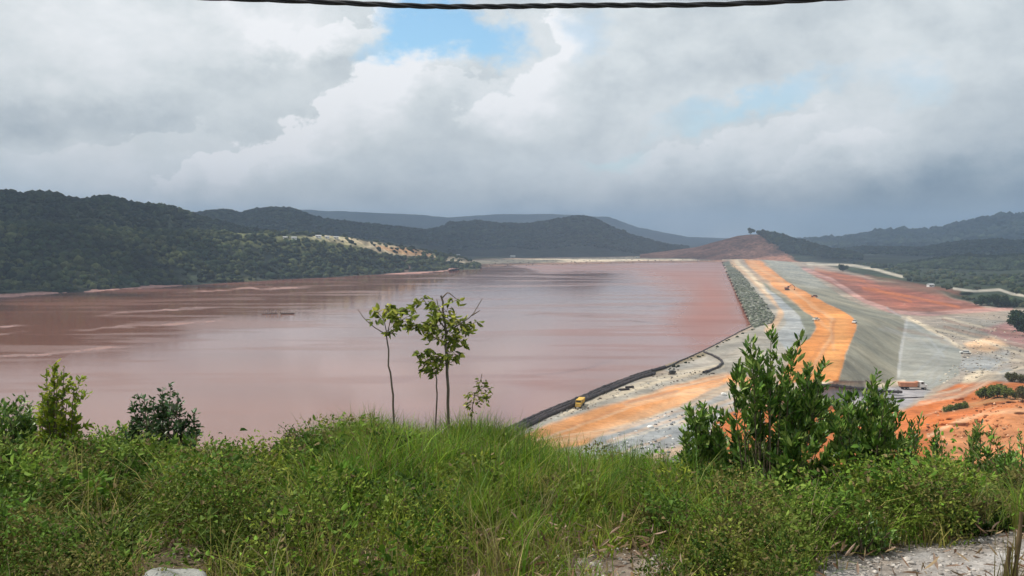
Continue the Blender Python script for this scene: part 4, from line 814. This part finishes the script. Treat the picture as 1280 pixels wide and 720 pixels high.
# stalks in the lower right corner
for k, (u, v0, v1, d, lb) in enumerate(((1259, 684, 735, 6.0, 'short dry brown stalk in the bottom right corner, shorter of two'), (1274, 640, 735, 6.0, 'taller dry stalk at the extreme bottom right'))):
    b = gpx(u, d); top = at_d(u+3, v0, d); cv = curve(b-np.array([0, 0, .05])-b, top-b, np.array([.01, 0, 0]), 10)
    Vv_, Ff = tube(cv, np.linspace(.019, .014, 10)*(1+.25*np.sin(np.arange(10)*2.1)), 7); o = mesh_np('dry_stalk', Vv_, Ff, M['drystem'], smooth=True); o.location = tuple(b); tag(o, lb, 'stalk')
def tallreed():
    P = np.array([gpx(1272+rng.normal(0, 7), 6+rng.normal(0, .1)) for _ in range(46)]); V_, F_, c_ = blades(P, rng.uniform(.3, .75, 46), np.full(46, .014), np.array([(.17, .15, .04)])*rng.uniform(.6, 1.3, (46, 1)), .15)
    b = P.mean(0); o = mesh_np('grass_clump', V_-b, F_, M['grass'], None, c_, smooth=True); o.location = tuple(b); tag(o, 'clump of upright yellowing grass around the dry stalks in the bottom right corner', 'grass clump')
tallreed()
# distant single trees and bushes
def far_tree(name, px, h, w, label, cat, col=(.045, .075, .025), loc=None, group=None):
    b = np.array(gpt(*px)) if loc is None else np.array(loc); t = thing(name, label, cat, tuple(b), 0, group); A = Acc()
    V_, F_ = tube([(0, 0, -.3), (w*.03, 0, h*.3), (0, 0, h*.75)], [h*.035, h*.028, h*.01], 6); A.add(V_, F_)
    for k in range(5):
        an = k*1.26+rng.random(); V_, F_ = tube([(0, 0, h*(.25+.08*k)), (math.cos(an)*w*.2, math.sin(an)*w*.2, h*(.45+.07*k)), (math.cos(an)*w*.36, math.sin(an)*w*.36, h*(.6+.06*k))], [h*.014, h*.01, h*.005], 5); A.add(V_, F_)
    A.build('trunk', M['stem'], t)
    nl = 9; cc = np.stack([rng.normal(0, w*.22, nl), rng.normal(0, w*.22, nl), rng.uniform(h*.35, h*.85, nl)], -1); m = 2200
    i = rng.integers(0, nl, m); P = cc[i]+nrm(rng.normal(0, 1, (m, 3)))*w*rng.uniform(.1, .24, (m, 1)); L_ = rng.uniform(.06, .12, m)*w
    V_, F_, c_ = leaves(P, rng.normal(0, 1, (m, 3)), L_, L_*.7, np.array(col)*rng.uniform(.6, 1.5, (m, 1))); mesh_np('crown', V_, F_, M['leaf'], t, c_); return t
q5 = onH(938, 293, HR5); far_tree('tree', None, 17, 17, 'lone dark tree on top of the red hill', 'tree', loc=tuple(q5))
q5 = onH(948, 293, HR5); far_tree('tree', None, 11, 16, 'smaller dark tree right of the lone one on the red hill', 'tree', loc=tuple(q5))
far_tree('tree', (1272, 414), 14, 15, 'large dark tree at the right edge above the worked ground', 'tree', (.03, .055, .022))
far_tree('tree', (1284, 420), 12, 14, 'dark tree cut off by the right edge', 'tree', (.03, .055, .022))
for (u, v, h, w, lb) in ((1226, 382, 8, 10, 'left of the four dark trees below the upper pale road'), (1237, 382, 9, 10, 'second from the left of four dark trees below the upper pale road'), (1248, 383, 9, 11, 'third from the left of four dark trees below the upper pale road'), (1258, 384, 8, 9, 'rightmost of four dark trees below the upper pale road'), (1053, 339, 10, 14, 'dark bushy tree at the near end of the curved pale road')):
    far_tree('tree', (u, v), h, w, lb, 'tree', (.035, .06, .022))
for (u, v, h, w, lb) in ((1232, 500, 4.2, 5, 'leftmost green bush on top of the orange bank'), (1246, 499, 4.6, 6, 'second green bush on top of the orange bank'), (1262, 500, 4.0, 5, 'third green bush on top of the orange bank'), (1278, 502, 4.5, 6, 'green bush on the orange bank at the right edge'), (1188, 514, 1.6, 4, 'low bush on the side of the orange bank'), (1204, 511, 1.5, 4, 'low straggling bush right of the other on the side of the orange bank'), (1268, 478, 3, 5, 'reddish dark bush behind the orange bank')):
    far_tree('bush', (u, v), h, w, lb, 'bush', (.13, .17, .04) if u < 1265 else (.10, .10, .04))
# cable
x_ = np.linspace(-26, 26, 700); dC = 9.0; ap = at_d(668, 8, dC); zc = ap[2]+((x_-ap[0])*F/dC/385)**2*10/F*dC
for k, ph in enumerate((0, 2.09, 4.19)):
    an = x_*7+ph+np.sin(x_*1.3)*1.5; P = np.stack([x_, dC+.014*np.cos(an), zc+.014*np.sin(an)+np.sin(x_*2.2)*.008], -1)
    if k == 0: ct = thing('overhead_cable', 'twisted black overhead cable sagging across the top of the sky', 'cable', tuple(P[350]))
    V_, F_ = tube(P-np.array(ct.location), .0145, 6); mesh_np('strand', V_, F_, M['cable'], ct, smooth=True)

# ------------------------------------------------------------ clouds above the frame that shade the far hills
def cloud(x, y, sx, sy, seed):
    Vc, Fc = ico(4); r_ = np.random.default_rng(seed); d = 1+sum(.13*np.sin(Vc @ r_.normal(0, 2.2+.8*k, 3)+r_.random()*6) for k in range(7))
    Vc = Vc*d[:, None]*np.array([sx, sy, 260]); Vc[:, 2] = np.where(Vc[:, 2] < 0, Vc[:, 2]*.3, Vc[:, 2])
    o = mesh_np('cloud', Vc, Fc, M['cloud'], smooth=True); o.location = (x, y, 3000); tag(o, kind='stuff')
SUN_EL = 58.; SUN_AZ = -75.     # azimuth measured from +Y towards +X
k_ = 3000/math.tan(R(SUN_EL)); sx_, sy_ = math.sin(R(SUN_AZ))*k_, math.cos(R(SUN_AZ))*k_
cloud(-1020+sx_, 960+sy_, 720, 420, 1)
cloud(-620+sx_, 1830+sy_, 520, 330, 7)
cloud(-200+sx_, 3700+sy_, 2600, 1250, 2)
cloud(2500+sx_, 3000+sy_, 1900, 1300, 3)
cloud(1500+sx_, 2050+sy_, 680, 520, 6)
cloud(-3200+sx_, 3000+sy_, 1500, 1500, 4)
cloud(1500+sx_, 7800+sy_, 5200, 2200, 5)

# ------------------------------------------------------------ haze
bm = bmesh.new(); box(bm, (0, 6000, 240), (36000, 26000, 680)); hz = bm_obj('haze', bm, bpy.data.materials.new('haze_air')); tag(hz, kind='stuff')
m = hz.data.materials[0]; m.use_nodes = True; nt = m.node_tree; nt.nodes.clear(); out = nt.nodes.new('ShaderNodeOutputMaterial')
pv_ = nt.nodes.new('ShaderNodeVolumePrincipled'); pv_.inputs['Color'].default_value = (.52, .70, .95, 1); pv_.inputs['Density'].default_value = 1.1e-4; pv_.inputs['Anisotropy'].default_value = 0
nt.links.new(pv_.outputs[0], out.inputs['Volume'])

# ------------------------------------------------------------ sky
w = bpy.data.worlds.new('World'); SC.world = w; w.use_nodes = True; nt = w.node_tree; nt.nodes.clear(); L = nt.links.new
def mth(op, a, b=None, c=None, clamp=False):
    n = nd(nt, 'ShaderNodeMath', operation=op); n.use_clamp = clamp
    for i, q in enumerate((a, b, c)):
        if q is None: continue
        if isinstance(q, (int, float)): n.inputs[i].default_value = q
        else: L(q, n.inputs[i])
    return n.outputs[0]
def mapr(x, a, b, c=0., d=1., smooth=True):
    n = nd(nt, 'ShaderNodeMapRange'); n.interpolation_type = 'SMOOTHSTEP' if smooth else 'LINEAR'
    L(x, n.inputs['Value'])
    for k, v in zip(('From Min', 'From Max', 'To Min', 'To Max'), (a, b, c, d)): n.inputs[k].default_value = v
    return n.outputs[0]
tc = nd(nt, 'ShaderNodeTexCoord'); dirv = tc.outputs['Generated']; sp = nd(nt, 'ShaderNodeSeparateXYZ'); L(dirv, sp.inputs[0])
az = mth('MULTIPLY', mth('ARCTAN2', sp.outputs[0], sp.outputs[1]), 57.2958); el = mth('MULTIPLY', mth('ARCSINE', sp.outputs[2]), 57.2958)
cmb = nd(nt, 'ShaderNodeCombineXYZ'); L(az, cmb.inputs[0]); L(el, cmb.inputs[1]); PZ = cmb.outputs[0]
def wnoise(scale, detail=8, rough=.55, off=0, stretch=1.5):
    mp = nd(nt, 'ShaderNodeMapping'); mp.inputs['Location'].default_value = (off, off*.7, 0); mp.inputs['Scale'].default_value = (1, 1, stretch); L(dirv, mp.inputs['Vector'])
    n = nd(nt, 'ShaderNodeTexNoise'); n.inputs['Scale'].default_value = scale; n.inputs['Detail'].default_value = detail; n.inputs['Roughness'].default_value = rough; L(mp.outputs[0], n.inputs['Vector']); return n
nw = wnoise(7, 8, .55, 3); sub = nd(nt, 'ShaderNodeVectorMath', operation='SUBTRACT'); L(nw.outputs['Color'], sub.inputs[0]); sub.inputs[1].default_value = (.5, .5, .5)
nw2 = wnoise(26, 7, .6, 11); sub2 = nd(nt, 'ShaderNodeVectorMath', operation='SUBTRACT'); L(nw2.outputs['Color'], sub2.inputs[0]); sub2.inputs[1].default_value = (.5, .5, .5)
sc2 = nd(nt, 'ShaderNodeVectorMath', operation='MULTIPLY'); L(sub2.outputs[0], sc2.inputs[0]); sc2.inputs[1].default_value = (4.2, 3.4, 0)
def warp(amount, fine=0):
    s = nd(nt, 'ShaderNodeVectorMath', operation='MULTIPLY'); L(sub.outputs[0], s.inputs[0]); s.inputs[1].default_value = (amount, amount*.7, 0)
    a = nd(nt, 'ShaderNodeVectorMath', operation='ADD'); L(PZ, a.inputs[0]); L(s.outputs[0], a.inputs[1])
    if not fine: return a.outputs[0]
    b = nd(nt, 'ShaderNodeVectorMath', operation='ADD'); L(a.outputs[0], b.inputs[0]); L(sc2.outputs[0], b.inputs[1]); return b.outputs[0]
PW = warp(8, 1); PW2 = warp(10, 1)
def azel(u, v):
    x, y, z = ray(u, v); n = math.sqrt(x*x+y*y+z*z); return math.degrees(math.atan2(x, y)), math.degrees(math.asin(z/n))
def local(P, u, v, su, sv, rot=0):
    a, e = azel(u, v); mp = nd(nt, 'ShaderNodeMapping'); mp.vector_type = 'TEXTURE'; mp.inputs['Location'].default_value = (a, e, 0); mp.inputs['Rotation'].default_value = (0, 0, R(rot))
    mp.inputs['Scale'].default_value = (su*.0517, sv*.0517, 1); L(P, mp.inputs['Vector']); return mp.outputs[0]
def blob(P, u, v, su, sv, rot=0, hard=0.):
    ln = nd(nt, 'ShaderNodeVectorMath', operation='LENGTH'); L(local(P, u, v, su, sv, rot), ln.inputs[0]); return mapr(ln.outputs['Value'], 1.0, hard)
def edge(P, u, v, su, sv, rot, crisp=.10):
    """bright crisp upper-left rim fading away to the lower right"""
    s_ = nd(nt, 'ShaderNodeSeparateXYZ'); L(local(P, u, v, su, sv, rot), s_.inputs[0])
    y = mth('MULTIPLY', s_.outputs[1], -1.); r = mth('MULTIPLY', mapr(y, 0, crisp), mapr(y, 1.0, .1)); return mth('MULTIPLY', r, mapr(mth('ABSOLUTE', s_.outputs[0]), 1.0, .55))
Lm = mapr(wnoise(3.2, 9, .58, 1).outputs['Fac'], .3, .7, .52, .76, False)
Lm = mth('ADD', Lm, mapr(wnoise(14, 8, .6, 7).outputs['Fac'], .3, .7, -.12, .12, False))
for (u, v, su, sv, rot, amp) in ((90, 40, 260, 110, 0, .26), (80, 135, 230, 50, -5, -.11), (110, 205, 230, 60, 0, .12), (240, 105, 120, 50, 25, -.12), (350, 35, 130, 55, 10, .35), (430, 75, 90, 35, 20, -.05),
                                 (450, 190, 240, 90, 30, .05), (670, 80, 110, 110, 45, .26), (820, 50, 190, 60, 5, .06), (850, 100, 200, 35, 5, -.09), (640, 215, 260, 70, 0, .06), (1000, 275, 620, 90, 0, -.25), (1250, 230, 300, 150, 10, -.12),
                                 (1070, 160, 130, 70, 0, .10), (600, 130, 200, 80, 10, .05), (140, 235, 240, 30, 0, .07), (820, 292, 330, 50, 0, -.08), (300, 262, 340, 45, 0, -.06), (1150, 50, 200, 110, 0, .04), (1290, 120, 160, 120, 0, -.03), (700, 235, 110, 35, 5, .08), (220, 150, 120, 40, 20, -.04)):
    Lm = mth('MULTIPLY_ADD', blob(PW, u, v, su, sv, rot), float(amp), Lm)
for (u, v, su, sv, rot, amp) in ((420, 112, 190, 85, 31, .42), (270, 195, 110, 45, 25, .24), (410, 28, 130, 45, 8, .25), (905, 165, 150, 50, 12, .14), (1010, 190, 110, 45, 20, .10), (150, 170, 140, 40, 10, .12), (505, 62, 70, 60, 20, .22), (640, 60, 110, 70, 52, .25), (560, 85, 70, 50, 0, .15)):
    Lm = mth('MULTIPLY_ADD', edge(PW2, u, v, su, sv, rot), float(amp), Lm)
cr = nd(nt, 'ShaderNodeValToRGB'); L(Lm, cr.inputs[0]); els = cr.color_ramp.elements
for i, (p, c) in enumerate(((0.0, (.10, .15, .21)), (.2, (.19, .255, .32)), (.35, (.36, .43, .47)), (.5, (.56, .61, .63)), (.7, (.76, .80, .80)), (1.0, (1.0, 1.0, 1.0)))):
    e = els[i] if i < 2 else els.new(p)
    e.position = p; e.color = (*c, 1)
sky = nd(nt, 'ShaderNodeTexSky'); sky.sky_type = 'NISHITA'; sky.sun_disc = False; sky.sun_elevation = R(SUN_EL); sky.sun_rotation = R(SUN_AZ); sky.air_density = 1.0; sky.dust_density = .3; sky.ozone_density = 1.5
sk = nd(nt, 'ShaderNodeVectorMath', operation='SCALE'); tint = nd(nt, 'ShaderNodeVectorMath', operation='MULTIPLY'); L(sky.outputs[0], tint.inputs[0]); tint.inputs[1].default_value = (.85, 1.06, 1.02); L(tint.outputs[0], sk.inputs[0]); sk.inputs['Scale'].default_value = 1.6
hole = mth('ADD', blob(PW2, 562, 36, 84, 44, -8, .35), mth('MULTIPLY', blob(PW2, 945, 130, 150, 24, 16, .1), .55))
hole = mth('ADD', hole, mth('MULTIPLY', blob(PW2, 500, 60, 60, 25, 10, .2), .6))
hole = mth('ADD', hole, mth('MULTIPLY', blob(PW2, 1140, 90, 60, 40, 0, .1), .3))
hole = mth('ADD', hole, mth('MULTIPLY', blob(PW2, 725, 35, 50, 40, 0, .1), .35))
hole = mth('ADD', hole, mth('MULTIPLY', blob(PW2, 770, 190, 70, 20, 0, .1), .3), clamp=True)
cl = nd(nt, 'ShaderNodeVectorMath', operation='SCALE'); L(cr.outputs[0], cl.inputs[0]); cl.inputs['Scale'].default_value = 10.0
mx = nd(nt, 'ShaderNodeMix', data_type='RGBA'); L(hole, mx.inputs['Factor']); L(cl.outputs[0], mx.inputs['A']); L(sk.outputs[0], mx.inputs['B'])
bg = nd(nt, 'ShaderNodeBackground'); bg.inputs['Strength'].default_value = .1; L(mx.outputs['Result'], bg.inputs['Color'])
wo = nd(nt, 'ShaderNodeOutputWorld'); L(bg.outputs[0], wo.inputs['Surface'])
w.cycles.sampling_method = 'MANUAL'; w.cycles.sample_map_resolution = 512

sd = bpy.data.lights.new('sun', 'SUN'); sd.energy = 4.6; sd.angle = R(.53); sd.color = (1, .95, .87); so = link(bpy.data.objects.new('sun', sd))
dv = Vector((math.sin(R(SUN_AZ))*math.cos(R(SUN_EL)), math.cos(R(SUN_AZ))*math.cos(R(SUN_EL)), math.sin(R(SUN_EL)))); so.rotation_euler = dv.to_track_quat('Z', 'Y').to_euler(); so.location = (0, 0, 200)

cd = bpy.data.cameras.new('camera'); cd.sensor_width = 36; cd.lens = 36*F/1280; cd.clip_start = .1; cd.clip_end = 60000
co = link(bpy.data.objects.new('camera', cd)); co.location = (0, 0, EYE); co.rotation_euler = (R(90)-PITCH, 0, 0); SC.camera = co
SC.view_settings.view_transform = 'Standard'; SC.view_settings.look = 'None'; SC.view_settings.exposure = 0; SC.view_settings.gamma = 1
SC.render.engine = 'CYCLES'
SC.cycles.volume_bounces = 1
